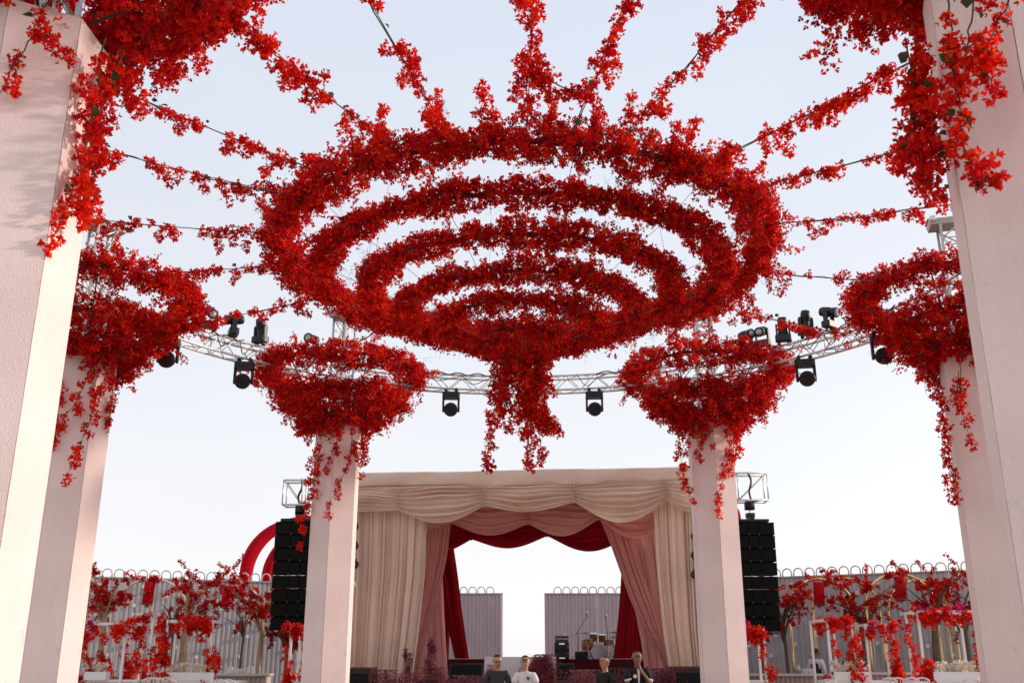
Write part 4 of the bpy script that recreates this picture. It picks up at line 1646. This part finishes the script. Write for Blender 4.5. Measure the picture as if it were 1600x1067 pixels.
def table_frame(u0, u1, vtop, Y, dep, label, seed, zoff=0.0, mag=.05, n=26):
    """white open frame of four posts with bougainvillea trailing on it"""
    rr = random.Random(seed)
    a, b = at(u0, vtop, Y), at(u1, vtop, Y)
    w = b.x - a.x
    zb = TZ if abs((a.x + b.x) / 2) > 7.6 else 0.0
    h = a.z - zb
    t = empty('trellis_stand', ((a.x + b.x) / 2, Y + dep / 2, zb), rr.uniform(-.12, .12), label, 'trellis', 'white frames hung with bougainvillea')
    s = .055
    for sx in (-1, 1):
        for sy in (-1, 1):
            MB().box((sx * (w / 2 - s / 2), sy * (dep / 2 - s / 2), h / 2), (s, s, h)).build('post', M_WHITE, t, bevel=.004)
    for sy in (-1, 1):
        MB().box((0, sy * (dep / 2 - s / 2), h - s / 2), (w - 2 * s - .004, s, s)).build('rail', M_WHITE, t)
    for sx in (-1, 1):
        MB().box((sx * (w / 2 - s / 2), 0, h - s / 2), (s, dep - 2 * s - .004, s)).build('rail', M_WHITE, t)
    for q in range(5):
        cx, cy = rr.choice([(-1, -1), (1, -1), (1, 1), (-1, 1), (-1, -1), (1, -1)])
        X, Y_ = cx * (w / 2 - s / 2), cy * (dep / 2 - s / 2)
        zt = h + .05 if q < 3 else h * rr.uniform(.55, .8)
        pts = [(X + .05 * math.cos(k * 1.6 + q), Y_ - .05 + .05 * math.sin(k * 1.6 + q), zt - (zt - .75) * k / 5) for k in range(6)]
        vine(t, pts, 8, 1.35, 2, spread=.05, stem=.006)
    for q in range(n):
        along = rr.uniform(-w / 2, w / 2)
        p = (along, rr.choice([-1, -1, 1]) * dep / 2 - .03, h + .05 - abs(rr.gauss(0, .12)))
        me = rr.choice(CLUSTERS if rr.random() > mag else MAG_CLUSTERS)
        link_mesh('flower_cluster', me, t, p, (rr.gauss(0, .6), rr.gauss(0, .6), rr.uniform(0, 6.28)), rr.uniform(1.0, 1.6))


MAG_CLUSTERS = []
for i in range(3):
    g = np.random.default_rng(900 + i)
    p = np.clip(g.normal(size=(16, 3)), -1.5, 1.5) * (.045, .045, .06)
    MAG_CLUSTERS.append(flower_mesh('flower_cluster', p, .036, MAGENTA, fine=True, g=g))
table_frame(141, 203, 972, 23.6, .9, 'white flower frame at the far left with a magenta sprig', 1)
table_frame(258, 330, 968, 23.5, .95, 'white flower frame in the middle of the left terrace', 2, n=34)
table_frame(206, 240, 957, 26.2, .7, 'rear white flower frame between the two left frames', 6, n=8)
table_frame(455, 492, 976, 23.0, .8, 'white flower frame just left of the far left column', 3, n=24)
table_frame(1150, 1196, 981, 23.0, .8, 'white flower frame just right of the far right column', 4, n=26)
table_frame(1289, 1330, 966, 23.5, 1.3, 'white flower frame in the middle of the right terrace', 5, mag=.14, n=26)
table_frame(1352, 1396, 974, 25.4, .7, 'rear white flower frame with magenta flowers on the right terrace', 8, mag=.14, n=14)
table_frame(1434, 1524, 953, 23.3, .9, 'tallest white flower frame beside the mid right column', 7, mag=.14, n=40)

# small things on the bars
M_GLASS = mat('clear_glass', (.80, .80, .80), .08, spec=.6, alpha=.45)


def menu_card(u, v, w, h, Y, label):
    p = at(u, v, Y)
    t = empty('table_lamp', p, 0, label, 'lamp', 'white lamps on the bars')
    MB().prism([(-w / 2, -.05), (w / 2, -.05), (w / 2 * .9, .05), (-w / 2 * .9, .05)], .012, h).build('shade', mat('lamp_white', (.72, .70, .68), .5), t, bevel=.006)
    MB().lathe([(w * .5, 0), (w * .5, .008), (w * .2, .012)], 14).build('base', M_RING, t)


for u, Y, w, lab in ((213, 27.4, .13, 'white lamp at the left end of the left bars'), (241, 27.6, .16, 'white lamp beside the rear left frame'),
                     (359, 27.6, .14, 'white lamp behind the middle left frame'), (389, 27.6, .09, 'left of the twin white lamps on the left bar'),
                     (395, 27.6, .09, 'right of the twin white lamps on the left bar'), (1405, 26.6, .10, 'white lamp beside the rear right frame'),
                     (1464, 26.6, .09, 'left of the twin white lamps on the right bar'), (1471, 26.6, .09, 'right of the twin white lamps on the right bar')):
    vv = 1052 if Y > 27 else 1050
    if u < 228:
        vv = 1053
    menu_card(u, vv, w, .20 if w < .12 else .17, Y + .1, lab)


def glass(u, v, Y, label):
    p = at(u, v, Y)
    t = empty('drinking_glass', p, 0, label, 'glass', 'glasses on the bars')
    MB().lathe([(.033, 0), (.036, .004), (.042, .13), (.039, .13), (.033, .008)], 14).build('bowl', M_GLASS, t, True)


for i, u in enumerate((368, 372, 377, 381, 384)):
    glass(u, 1052, 27.75, ('first', 'second', 'third', 'fourth', 'fifth')[i] + ' clear glass from the left on the bar beside the twin lamps')
for i, u in enumerate((1255, 1260, 1265, 1269)):
    glass(u, 1052, 27.35, ('first', 'second', 'third', 'fourth')[i] + ' clear glass from the left on the bar before the bartender')
p = at(1248, 1052, 27.3)
t = empty('water_jug', p, 0, 'steel jug on the right bar left of the bartender', 'jug')
MB().lathe([(.05, 0), (.07, .02), (.065, .14), (.045, .20), (.05, .22), (.045, .22), (.03, .16)], 18).build('body', M_CHROME, t, True)
MB().tube([(.06, 0, .05), (.11, 0, .10), (.05, 0, .18)], .008, 6).build('handle', M_CHROME, t)


def chair_proto():
    t = empty('clear_chair', (0, 0, 0), 0, 'x', 'chair', 'clear chairs at the tables')
    m = mat('clear_acrylic', (.78, .76, .74), .12, spec=.6, alpha=.55)
    MB().box((0, 0, .45), (.40, .40, .03)).build('seat', m, t, bevel=.01)
    for sx in (-1, 1):
        MB().tube([(sx * .18, -.18, 0), (sx * .18, -.18, .44)], .016, 6).build('leg', m, t)
        MB().tube([(sx * .18, .19, 0), (sx * .18, .18, .45), (sx * .175, .21, .70), (sx * .15, .23, .92)], .016, 6).build('leg', m, t)
    MB().tube([(-.16, .23, .90), (-.08, .24, .945), (0, .245, .96), (.08, .24, .945), (.16, .23, .90)], .022, 6).build('backrest', m, t, True)
    for k in range(5):
        x = -.12 + k * .06
        MB().tube([(x, .20, .55), (x, .235, .92)], .009, 5).build('spindle', m, t)
    MB().tube([(-.17, .20, .55), (.17, .20, .55)], .012, 5).build('back_rail', m, t)
    return t


cproto = None
for u, Y, lab in ((238, 22.6, 'leftmost clear chair between the two left tables'), (250, 22.5, 'second clear chair between the two left tables'),
                  (262, 22.4, 'third clear chair between the two left tables'), (276, 22.4, 'clear chair before the long rose box on the left'),
                  (345, 22.4, 'clear chair right of the long rose box on the left'), (366, 22.5, 'clear chair at the right end of the second left table'),
                  (1292, 22.3, 'clear chair left of the cream rose box on the right'), (1380, 22.4, 'leftmost clear chair between the two right tables'),
                  (1397, 22.4, 'second clear chair between the two right tables'), (1415, 22.4, 'third clear chair between the two right tables'),
                  (1432, 22.3, 'fourth clear chair between the two right tables'), (1512, 22.3, 'clear chair before the rose box beside the mid right column')):
    p = at(u, 1058, Y)
    if cproto is None:
        cproto = chair_proto()
        c = cproto
    else:
        c = copy_tree(cproto)
    c.location = (p.x, Y, p.z - .96)
    if abs(p.x) > 7.6:
        c.location.z = TZ
        s = (p.z - TZ) / .96
        c.scale = (1, 1, min(1.12, max(.9, s)))
    c.rotation_euler = (0, 0, R_.uniform(-.3, .3) + PI)
    c['label'] = lab

# ------------------------------------------------------------------ gilded arches with lanterns
M_GOLD = mat('gilded_tube', (.80, .55, .22), .25, metal=.8, noise=.1, nscale=9)
M_PALEGOLD = mat('pale_gilded_tube', (.70, .58, .44), .4, metal=.4, noise=.1, nscale=9)
M_LANT = mat('red_lantern', (.48, .006, .010), .8, spec=.08, noise=.08, nscale=20)


def arch(uc, half, vpeak, Y, m, label, back=0.0, lantern=None):
    c, e = at(uc, vpeak, Y), at(uc + half, vpeak, Y)
    r = e.x - c.x
    zc = c.z - r * .92
    zb = TZ if abs(c.x) - r > 7.6 else 0.0
    t = empty('gilded_arch', (c.x, Y, zb), 0, label, 'arch', 'gilded arches on the terraces')
    MB().tube([(-r * math.cos(PI * i / 24), 0, zc - zb + r * .92 * math.sin(PI * i / 24)) for i in range(25)], .038, 9).build('bow', m, t, True)
    for s in (-1, 1):
        MB().tube([(s * r, 0, 0), (s * r, 0, (zc - zb) * .5), (s * r, 0, zc - zb)], .036, 9).build('leg', m, t, True)
        MB().lathe([(.12, 0), (.12, .015), (.05, .025)], 14, None, (s * r, 0, 0)).build('foot', m, t)
    g = np.random.default_rng(int(uc))
    pts = []
    for q in range(11):
        a = g.uniform(.05, .95) * PI
        o = np.array([-r * math.cos(a), 0, zc - zb + r * .92 * math.sin(a)])
        d = g.normal(size=3) * (.8, .3, .5)
        for j in range(int(g.integers(4, 11))):
            pts.append(o + d * .045 * j + g.normal(size=(7, 3)) * .035)
    fo = link_mesh('blossoms', flower_mesh('blossoms', np.vstack(pts), .05, RED * .8, RED_P, g=g), t)
    fo['kind'] = 'stuff'
    if lantern:
        hp = at(lantern[0], lantern[1], Y - .02)
        lt = empty('lantern', (hp.x, Y - .02, hp.z), 0, lantern[2], 'lantern', 'red lanterns under the arches')
        lt.rotation_euler = (0, .05, 0)
        MB().lathe([(.135, -.62), (.15, -.615), (.148, -.3), (.15, 0.0), (.14, .005)], 22).build('shade', M_LANT, lt, True)
        MB().lathe([(.155, -.63), (.158, -.60), (.15, -.59), (.14, -.63)], 22).build('rim', mat('lantern_rim', (.20, .05, .03), .4), lt, True)
        MB().tube([(0, 0, .0), (0, 0, max(.02, zc + r * .92 * math.sqrt(max(0, 1 - ((hp.x - c.x) / r) ** 2)) - hp.z))], .008, 5).build('cord', M_BLACK, lt)
        MB().lathe([(.02, -.70), (.05, -.69), (.05, -.64), (.02, -.63)], 12).build('bulb_holder', M_BRASS, lt, True)


M_BRASS = mat('brass', (.45, .30, .15), .4, metal=.7)
arch(238, 60, 904, 28.7, M_PALEGOLD, 'pale gilded arch holding the left lantern on the left terrace', lantern=(235, 909, 'red cylinder lantern under the first arch from the left'))
arch(356, 56, 906, 29.3, M_PALEGOLD, 'pale gilded arch holding the lantern nearest the left loudspeakers', lantern=(357, 915, 'red cylinder lantern near the left loudspeakers'))
arch(120, 58, 900, 28.2, M_PALEGOLD, 'pale gilded arch half hidden by the mid left column')
arch(1280, 50, 904, 28.9, M_GOLD, 'gold arch nearest the right loudspeakers', lantern=(1279, 910, 'red cylinder lantern nearest the right loudspeakers'))
arch(1402, 54, 896, 28.2, M_GOLD, 'gold arch in the middle of the right terrace', lantern=(1406, 901, 'red cylinder lantern in the middle of the right terrace'))
arch(1528, 58, 888, 27.7, M_GOLD, 'gold arch half hidden by the mid right column')
arch(1318, 52, 903, 30.2, M_GOLD, 'rear gold arch between the two right lanterns')
arch(1434, 50, 906, 29.6, M_GOLD, 'rear gold arch behind the tallest right flower frame')

# ------------------------------------------------------------------ blossoming trees
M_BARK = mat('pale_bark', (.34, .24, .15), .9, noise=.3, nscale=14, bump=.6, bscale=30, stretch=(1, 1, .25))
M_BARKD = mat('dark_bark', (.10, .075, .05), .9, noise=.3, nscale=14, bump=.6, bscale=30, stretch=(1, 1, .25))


def blossom_tree(u, vfork, Y, label, seed, m=M_BARK, top=890, spread=1.0, dense=1.0, dark=1.0, rt=.09):
    g = np.random.default_rng(seed)
    f = at(u, vfork, Y)
    zb = TZ if abs(f.x) > 7.6 else 0.0
    ht = at(u, top, Y).z - zb
    t = empty('blossom_tree', (f.x, Y, zb), 0, label, 'tree', 'blossoming trees on the terraces')
    fz = f.z - zb
    pa = bez([(0, 0, 0), (g.normal() * .05, 0, fz * .5), (0, 0, fz)], 10)
    MB().tube(pa, [rt * (1.25 - .5 * i / 9) for i in range(10)], 10).build('trunk', m, t, True)
    pts = []
    lim = MB()
    for b in range(int(6 * spread) + 3):
        a = g.uniform(0, 2 * PI)
        L = g.uniform(.6, 1.25) * spread
        z0 = fz * g.uniform(.75, 1.0)
        e = Vector((math.cos(a) * L, math.sin(a) * L * .7, z0 + (ht - z0) * g.uniform(.35, 1.05)))
        q = bez([(0, 0, z0), (e.x * .35, e.y * .35, z0 + (e.z - z0) * .6), e], 8)
        lim.tube(q, [.035 * (1 - .8 * i / 7) for i in range(8)], 6)
        for i in range(2, 8):
            for s in range(int(g.random() < .55 * dense) + int(g.random() < .35 * dense)):
                d = g.normal(size=3) * .12
                c = np.array(q[i]) + d
                lim.tube([q[i], c], .006, 4)
                for k in range(4):
                    pts.append(c + d * (k * .35 - .3) + g.normal(size=(8, 3)) * .03)
    lim.build('limbs', m, t, True)
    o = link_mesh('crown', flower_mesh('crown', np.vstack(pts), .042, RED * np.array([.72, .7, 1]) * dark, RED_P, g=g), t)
    o['kind'] = 'stuff'


blossom_tree(164, 955, 27.0, 'pale trunked red blossom tree nearest the mid left column', 1, dense=1.4, rt=.10)
blossom_tree(292, 955, 27.1, 'pale trunked red blossom tree between the two left lanterns', 2, dense=1.2, rt=.10)
blossom_tree(271, 965, 28.3, 'thin dark tree behind the middle left flower frame', 3, M_BARKD, 930, .6, .5, .7, rt=.06)
blossom_tree(412, 955, 28.2, 'pale trunked red blossom tree just left of the left loudspeakers', 4, dense=1.3, rt=.065)
blossom_tree(383, 975, 30.4, 'thin dark sapling against the fence near the left loudspeakers', 9, M_BARKD, 930, .5, .5, .6, rt=.045)
blossom_tree(452, 1000, 28.6, 'dark shaded blossom tree under the left loudspeakers', 5, M_BARKD, 930, 1.0, 1.0, .55, rt=.06)  # shade of the loudspeakers is put into the darkened blossom colour
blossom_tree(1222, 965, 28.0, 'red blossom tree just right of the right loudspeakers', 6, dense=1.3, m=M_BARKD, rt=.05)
blossom_tree(1190, 985, 29.0, 'dark shaded blossom tree under the right loudspeakers', 10, M_BARKD, 935, .9, .9, .55, rt=.05)  # blossom colour darkened here too, standing in for loudspeaker shade
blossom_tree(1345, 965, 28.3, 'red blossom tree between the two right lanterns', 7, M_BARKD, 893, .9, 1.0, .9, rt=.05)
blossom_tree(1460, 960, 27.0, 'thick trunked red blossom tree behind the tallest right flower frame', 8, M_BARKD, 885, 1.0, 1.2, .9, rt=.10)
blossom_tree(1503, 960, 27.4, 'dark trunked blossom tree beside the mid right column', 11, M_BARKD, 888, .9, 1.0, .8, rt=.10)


# ------------------------------------------------------------------ pink gypsophila along the stage foot
M_PINKSTEM = mat('dry_pink_stem', (.13, .05, .05), .9)


def gypsophila(u, vtop, wpx, Y, label, seed, n=900, tall=False, pal=PINK):
    g = np.random.default_rng(seed)
    p = at(u, vtop, Y)
    r = wpx / 1640 * Y / 2
    t = empty('gypsophila_bush', (p.x, Y, 0), 0, label, 'bush', 'pink gypsophila along the foot of the stage')
    h = p.z
    z0 = h * .45 if not tall else h * .55
    st = MB()
    pts = []
    for q in range(26 if not tall else 9):
        d = g.normal(size=3)
        d /= np.linalg.norm(d)
        rr = g.uniform(.3, 1) ** .5
        e = np.array([d[0] * r * rr, d[1] * min(r, .4) * rr, z0 + (h - z0) * (.5 + .5 * d[2] * rr)])
        st.tube(bez([(e[0] * .15, e[1] * .15, 0), (e[0] * .5, e[1] * .5, e[2] * .6), tuple(e)], 6), .006, 4)
        k = 2 * n // (26 if not tall else 9)
        pts.append(e + g.normal(size=(k, 3)) * np.array([.34 * r, .25 * min(r, .4), .14 if not tall else .10]) * g.uniform(.5, 1.1))
    st.build('stems', M_PINKSTEM, t)
    pts = np.vstack(pts)
    pts[:, 2] = np.clip(pts[:, 2], .05, h + .02)
    o = link_mesh('florets', flower_mesh('florets', pts, .022, pal, g=g), t)
    o['kind'] = 'stuff'


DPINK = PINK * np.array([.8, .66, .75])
for i, (u, v, w, Y, lab, n, tall, pal) in enumerate((
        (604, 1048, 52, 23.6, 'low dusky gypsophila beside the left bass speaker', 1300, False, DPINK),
        (648, 1053, 60, 23.5, 'low gypsophila at the foot of the left cream curtain', 1500, False, DPINK),
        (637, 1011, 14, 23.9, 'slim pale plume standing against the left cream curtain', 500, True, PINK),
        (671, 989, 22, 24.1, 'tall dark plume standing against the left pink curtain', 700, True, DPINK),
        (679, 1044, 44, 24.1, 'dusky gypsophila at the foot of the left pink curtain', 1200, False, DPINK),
        (735, 1057, 66, 23.2, 'pale pink gypsophila under the left wedge monitor', 1800, False, PINK),
        (850, 1024, 44, 23.6, 'tall rosy gypsophila in front of the white booth panel', 2300, False, PINK * np.array([1.0, .62, .7])),
        (826, 1036, 24, 23.65, 'small rosy gypsophila behind the man in white', 700, False, PINK * np.array([1.0, .62, .7])),
        (768, 1040, 20, 23.6, 'small pink gypsophila at the left end of the booth panel', 500, False, PINK),
        (912, 1048, 62, 23.2, 'pale pink gypsophila left of the man in plain black', 2000, False, PINK),
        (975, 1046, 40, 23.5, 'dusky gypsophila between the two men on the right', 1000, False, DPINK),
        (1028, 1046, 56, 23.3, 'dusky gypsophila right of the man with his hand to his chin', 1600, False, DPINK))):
    gypsophila(u, v, w, Y, lab, 500 + i, n, tall, pal)


# ================================================================== PEOPLE
def skinned(name, verts, edges, m, parent, root=0, sub=2):
    """verts: (x, y, z, rx, ry)"""
    me = bpy.data.meshes.new(name)
    me.from_pydata([v[:3] for v in verts], edges, [])
    me.materials.append(m)
    o = link_mesh(name, me, parent)
    sk = o.modifiers.new('skin', 'SKIN')
    sk.use_smooth_shade = True
    if not me.skin_vertices:
        me.skin_vertices.new() if hasattr(me.skin_vertices, 'new') else None
    return o, me


def make_skin(o, me, verts, root):
    data = me.skin_vertices[0].data
    for i, v in enumerate(verts):
        data[i].radius = (v[3], v[4])
        data[i].use_root = (i == root)
    s = o.modifiers.new('sub', 'SUBSURF')
    s.levels = s.render_levels = 2


def skin_obj(name, V, E, m, parent, root=0):
    """a skinned figure made without operators: mesh via bmesh skin layer"""
    import bmesh
    bm = bmesh.new()
    lay = bm.verts.layers.skin.verify()
    vs_ = []
    for i, v in enumerate(V):
        b = bm.verts.new(v[:3])
        b[lay].radius = (v[3], v[4])
        b[lay].use_root = (i == root)
        vs_.append(b)
    for a, b in E:
        bm.edges.new((vs_[a], vs_[b]))
    me = bpy.data.meshes.new(name)
    bm.to_mesh(me)
    bm.free()
    me.materials.append(m)
    o = link_mesh(name, me, parent)
    k = o.modifiers.new('skin', 'SKIN')
    k.use_smooth_shade = True
    k.branch_smoothing = .4
    s = o.modifiers.new('sub', 'SUBSURF')
    s.levels = s.render_levels = 2
    return o


M_SKINS = [mat('skin_tan', (.46, .23, .14), .5), mat('skin_light', (.52, .29, .19), .5), mat('skin_brown', (.27, .13, .075), .5)]
M_HAIR = mat('black_hair', (.012, .010, .009), .6, noise=.3, nscale=60)
M_TROUSER = mat('dark_trousers', (.02, .02, .025), .8)
M_SHOE = mat('shoe_leather', (.02, .018, .016), .5)
M_EYE = mat('eye_dark', (.02, .015, .012), .3)
M_LIP = mat('lip', (.26, .10, .08), .5)


def person(x, y, zb, rz, H, label, arms, skin, shirt, shirt_mat, sleeve, head_turn=0.0, head_tilt=0.0, hair='short', extras=()):
    """faces -y at rz 0. arms: for each side the elbow, wrist and hand direction"""
    s = H / 1.75
    t = empty('person', (x, y, zb), rz, label, 'person', 'people at the event')
    t.scale = (s, s, s)
    V, E = [], []

    def add(v, prev=None):
        V.append(v)
        if prev is not None:
            E.append((prev, len(V) - 1))
        return len(V) - 1
    pel = add((0, 0, .95, .15, .11))
    wa = add((0, 0, 1.10, .13, .10), pel)
    che = add((0, .005, 1.28, .145, .105), wa)
    nb = add((0, .015, 1.43, .068, .064), che)
    nk = add((0, 0.004, 1.495, .058, .060), nb)
    hc, hs_ = math.cos(head_tilt), math.sin(head_tilt)
    hd = lambda up, fw: (0, -fw * hc - up * hs_ * .9, 1.53 + up * hc - fw * hs_)
    j = add((*hd(.018, .022), .070, .088), nk)
    j = add((*hd(.065, .016), .092, .118), j)
    j = add((*hd(.125, .006), .108, .134), j)
    j = add((*hd(.180, .0), .104, .126), j)
    j = add((*hd(.222, .0), .060, .074), j)
    for sd in (-1, 1):
        hip = add((sd * .09, 0, .90, .085, .09), pel)
        kn = add((sd * .105, -.01, .50, .058, .062), hip)
        an = add((sd * .11, .02, .09, .040, .044), kn)
        add((sd * .125, -.13, .04, .042, .032), an)
    hands = {}
    for sd, ar in zip((-1, 1), arms):
        sh = add((sd * .185, .01, 1.395, .052, .052), che)
        el, wr, hdv = (Vector(q) for q in ar)
        e = add((*el, .042, .042), sh)
        w = add((*wr, .029, .027), e)
        pm = wr + hdv.normalized() * .075
        k = add((*pm, .040, .022), w)
        a_, b_, d_ = frame_of(hdv)
        side = a_ if sd > 0 else -a_
        for fi in range(4):
            o = side * (.03 - fi * .02)
            base = pm + o + d_ * .02
            l1 = (.045, .05, .047, .038)[fi]
            f1 = add((*(base + d_ * l1 * .7), .0095, .0095), k)
            add((*(base + d_ * l1 * 1.25 - b_ * .02), .0085, .0085), f1)
        th = add((*(wr + d_ * .05 + side * .045), .0105, .0105), k)
        add((*(wr + d_ * .09 + side * .055 - b_ * .012), .009, .009), th)
    body = skin_obj('body', V, E, skin, t, 0)
    # garments
    V2 = [(0, 0, .90, .175, .135), (0, 0, 1.08, .158, .122), (0, .005, 1.28, .190, .142), (0, .012, 1.41, .150, .105), (0, .010, 1.462, .092, .088)]
    E2 = [(0, 1), (1, 2), (2, 3), (3, 4)]
    for sd, ar in zip((-1, 1), arms):
        el, wr, hdv = (Vector(q) for q in ar)
        shp = Vector((sd * .185, .01, 1.405))
        V2.append((*shp, .092, .090))
        E2.append((2, len(V2) - 1))
        if sleeve == 'short':
            q = shp.lerp(el, .72)
            V2.append((*q, .078, .078))
            E2.append((len(V2) - 2, len(V2) - 1))
        else:
            V2.append((*el, .056, .056))
            E2.append((len(V2) - 2, len(V2) - 1))
            V2.append((*el.lerp(wr, .93), .042, .042))
            E2.append((len(V2) - 2, len(V2) - 1))
    skin_obj(shirt, V2, E2, shirt_mat, t, 2)
    V3 = [(0, 0, .97, .168, .128), (0, 0, .88, .165, .13)]
    E3 = [(0, 1)]
    for sd in (-1, 1):
        V3 += [(sd * .095, 0, .78, .10, .105), (sd * .105, -.01, .50, .078, .082), (sd * .11, .015, .12, .064, .068)]
        n = len(V3)
        E3 += [(1, n - 3), (n - 3, n - 2), (n - 2, n - 1)]
    skin_obj('trousers', V3, E3, M_TROUSER, t, 1)
    for sd in (-1, 1):
        MB().lathe([(.03, 0), (.05, .01), (.052, .05), (.03, .085)], 12, Matrix.Diagonal((1, 2.6, 1)), (sd * .125, -.06, .003)).build('shoe', M_SHOE, t, True)
    # head features
    Hc = Vector(hd(.125, .0))
    Rm = Matrix.Rotation(head_turn, 3, 'Z') @ Matrix.Rotation(head_tilt, 3, 'X')
    bpy.context.view_layer.update()
    ev = body.evaluated_get(bpy.context.evaluated_depsgraph_get())

    def L(px, py, pz):
        return Hc + Rm @ Vector((px, py, pz))

    def S(px, pz, out=0.0, py=-.4):
        # the point of the face surface in front of (px, pz), moved out by a little
        ok, loc, nrm, _ = ev.ray_cast(L(px, py, pz), Rm @ Vector((0, 1, 0)))
        return loc + Rm @ Vector((0, -out, 0)) if ok else L(px, -.1, pz)
    hw = .09
    ok, loc, nrm, _ = ev.ray_cast(L(.4, .006, -.012), Rm @ Vector((-1, 0, 0)))
    if ok:
        hw = abs((Rm.inverted() @ (loc - Hc)).x)
    nose = MB().add([S(0, .02, -.004), S(-.020, -.040, -.006), S(.020, -.040, -.006), S(0, -.030, .026), S(0, -.056, -.006)],
                    [(0, 1, 3), (0, 3, 2), (1, 4, 3), (3, 4, 2), (0, 2, 4, 1)])
    nose.build('nose', skin, t, True)
    for sd in (-1, 1):
        MB().lathe([(.002, -.008), (.015, -.004), (.015, .003), (.002, .006)], 8, Rm @ rx(PI / 2), S(sd * .034, .004, .002)).build('eye', M_EYE, t, True)
        MB().box(S(sd * .034, .028, .003), (.044, .014, .010), Rm).build('eyebrow', M_HAIR, t)
        MB().lathe([(.006, -.014), (.030, -.007), (.028, .007), (.006, .012)], 10, Rm @ Matrix.Rotation(PI / 2, 3, 'Y') @ Matrix.Diagonal((1.25, .8, 1)), L(sd * (hw + .004), .008, -.012)).build('ear', skin, t, True)
    MB().box(S(0, -.074, .002), (.048, .012, .013), Rm).build('mouth', M_LIP, t)
    if hair in ('short', 'cap', 'thin', 'beard'):
        hp = MB()
        z0 = {'short': .002, 'cap': .024, 'thin': .006, 'beard': .008}[hair]
        prof = [(.084, z0 - .05), (.091, z0 - .02), (.092, z0 + .02), (.082, z0 + .055), (.055, z0 + .082), (.012, z0 + .094)]
        hp.lathe(prof, 18, Rm @ Matrix.Rotation(-.50, 3, 'X') @ Matrix.Diagonal((1.0, 1.16, 1)), L(0, .020, .012))
        hp.build('cap' if hair == 'cap' else 'hair', M_HAIR, t, True)
        if hair == 'cap':
            MB().lathe([(.078, 0), (.08, .006), (.06, .012)], 16, Rm @ Matrix.Diagonal((1, 1.1, 1)), S(0, .052, -.01)).build('cap_peak', M_HAIR, t, True)
        if hair == 'beard':
            MB().lathe([(.050, -.108), (.068, -.085), (.074, -.050), (.066, -.040)], 14, Rm @ Matrix.Diagonal((1, 1.3, 1)), L(0, -.016, .0)).build('beard', M_HAIR, t, True)
    for ex in extras:
        ex(t, L)
    return t


DOWN = lambda sd: ((sd * .27, .03, 1.10), (sd * .27, -.06, .86), (0, -.15, -1))
CROSS = (((-.27, -.10, 1.12), (.02, -.24, 1.14), (1, .05, .1)), ((.27, -.10, 1.12), (-.03, -.26, 1.09), (-1, .05, 0)))
CHIN = (((-.25, -.12, 1.10), (.06, -.25, 1.07), (1, -.05, -.1)), ((.24, -.17, 1.12), (.03, -.165, 1.40), (-.25, .1, 1)))


def logo(t, L):
    MB().prism([(-.035, .04), (.035, .04), (.035, -.01), (0, -.045), (-.035, -.01)], -.004, .004, rx(PI / 2), (.07, -.132, 1.31)).build(
        'shirt_emblem', mat('green_print', (.01, .20, .09), .6), t)


def stripes(t, L):
    for sd in (-1, 1):
        MB().lathe([(.074, -.018), (.076, .018)], 16, Matrix.Rotation(sd * .25, 3, 'Y'), (sd * .222, -.085, 1.215)).build('sleeve_band', M_WHITE, t, True)
    MB().prism([(-.03, .10), (.03, .10), (.012, -.16), (-.012, -.16)], -.004, .004, rx(PI / 2), (-.005, -.128, 1.31)).build('white_placket', M_WHITE, t)
    MB().lathe([(.022, 0), (.038, 0), (.038, .006), (.022, .006)], 16, rx(PI / 2), (-.085, -.137, 1.28)).build('shirt_emblem', M_WHITE, t)


def vest(t, L):
    V = [(0, .02, .95, .172, .128), (0, .03, 1.12, .165, .122), (0, .035, 1.28, .178, .128), (0, .03, 1.38, .12, .092)]
    skin_obj('vest', V, [(0, 1), (1, 2), (2, 3)], M_BLACK, t, 1)


def place(u, v, Y, H, zb):
    p = at(u, v, Y)
    return p.x, Y, zb


PY = 21.6
x, y, z = place(777, 1028, PY, 0, 0)
person(x, y, 0, .10, 1.70, 'man in a dark grey long sleeved shirt looking down before the booth panel', (DOWN(-1), DOWN(1)), M_SKINS[0], 'shirt',
       mat('charcoal_shirt', (.035, .036, .042), .8, noise=.1, nscale=20), 'long', 0, .38, 'thin')
x, y, z = place(820.5, 1030, PY, 0, 0)
person(x, y, 0, -.05, 1.66, 'man in a white T-shirt and black cap with folded arms', CROSS, M_SKINS[1], 't_shirt',
       mat('white_cotton', (.72, .70, .70), .8, noise=.03, nscale=20), 'short', 0, .02, 'cap', (logo,))
x, y, z = place(945, 1031, PY, 0, 0)
person(x, y, 0, -.95, 1.66, 'man in a plain black T-shirt turned to the left', (DOWN(-1), DOWN(1)), M_SKINS[0], 't_shirt',
       mat('black_cotton', (.012, .012, .013), .85), 'short', 0, .0, 'short')
x, y, z = place(995, 1022, PY, 0, 0)
person(x, y, 0, 0.12, 1.76, 'man in a black shirt with white sleeve bands, hand to his chin', CHIN, M_SKINS[2], 'jersey',
       mat('black_cotton', (.012, .012, .013), .85), 'short', 0, .05, 'beard', (stripes,))
x, y, z = place(1274, 1017, 28.6, 0, TZ)
person(x, y, TZ, 2.4, 1.58, 'bartender in a white shirt and black vest behind the right bar', (DOWN(-1), DOWN(1)), M_SKINS[2], 'shirt',
       mat('white_cotton', (.72, .70, .70), .8), 'long', 0, .3, 'short', (vest,))
x, y, z = place(1326, 1020, 28.6, 0, TZ)
person(x, y, TZ, .3, 1.52, 'dark haired bartender half hidden behind the middle right flower frame', (DOWN(-1), DOWN(1)), M_SKINS[2], 'shirt',
       mat('black_cotton', (.012, .012, .013), .85), 'long', 0, .3, 'short')
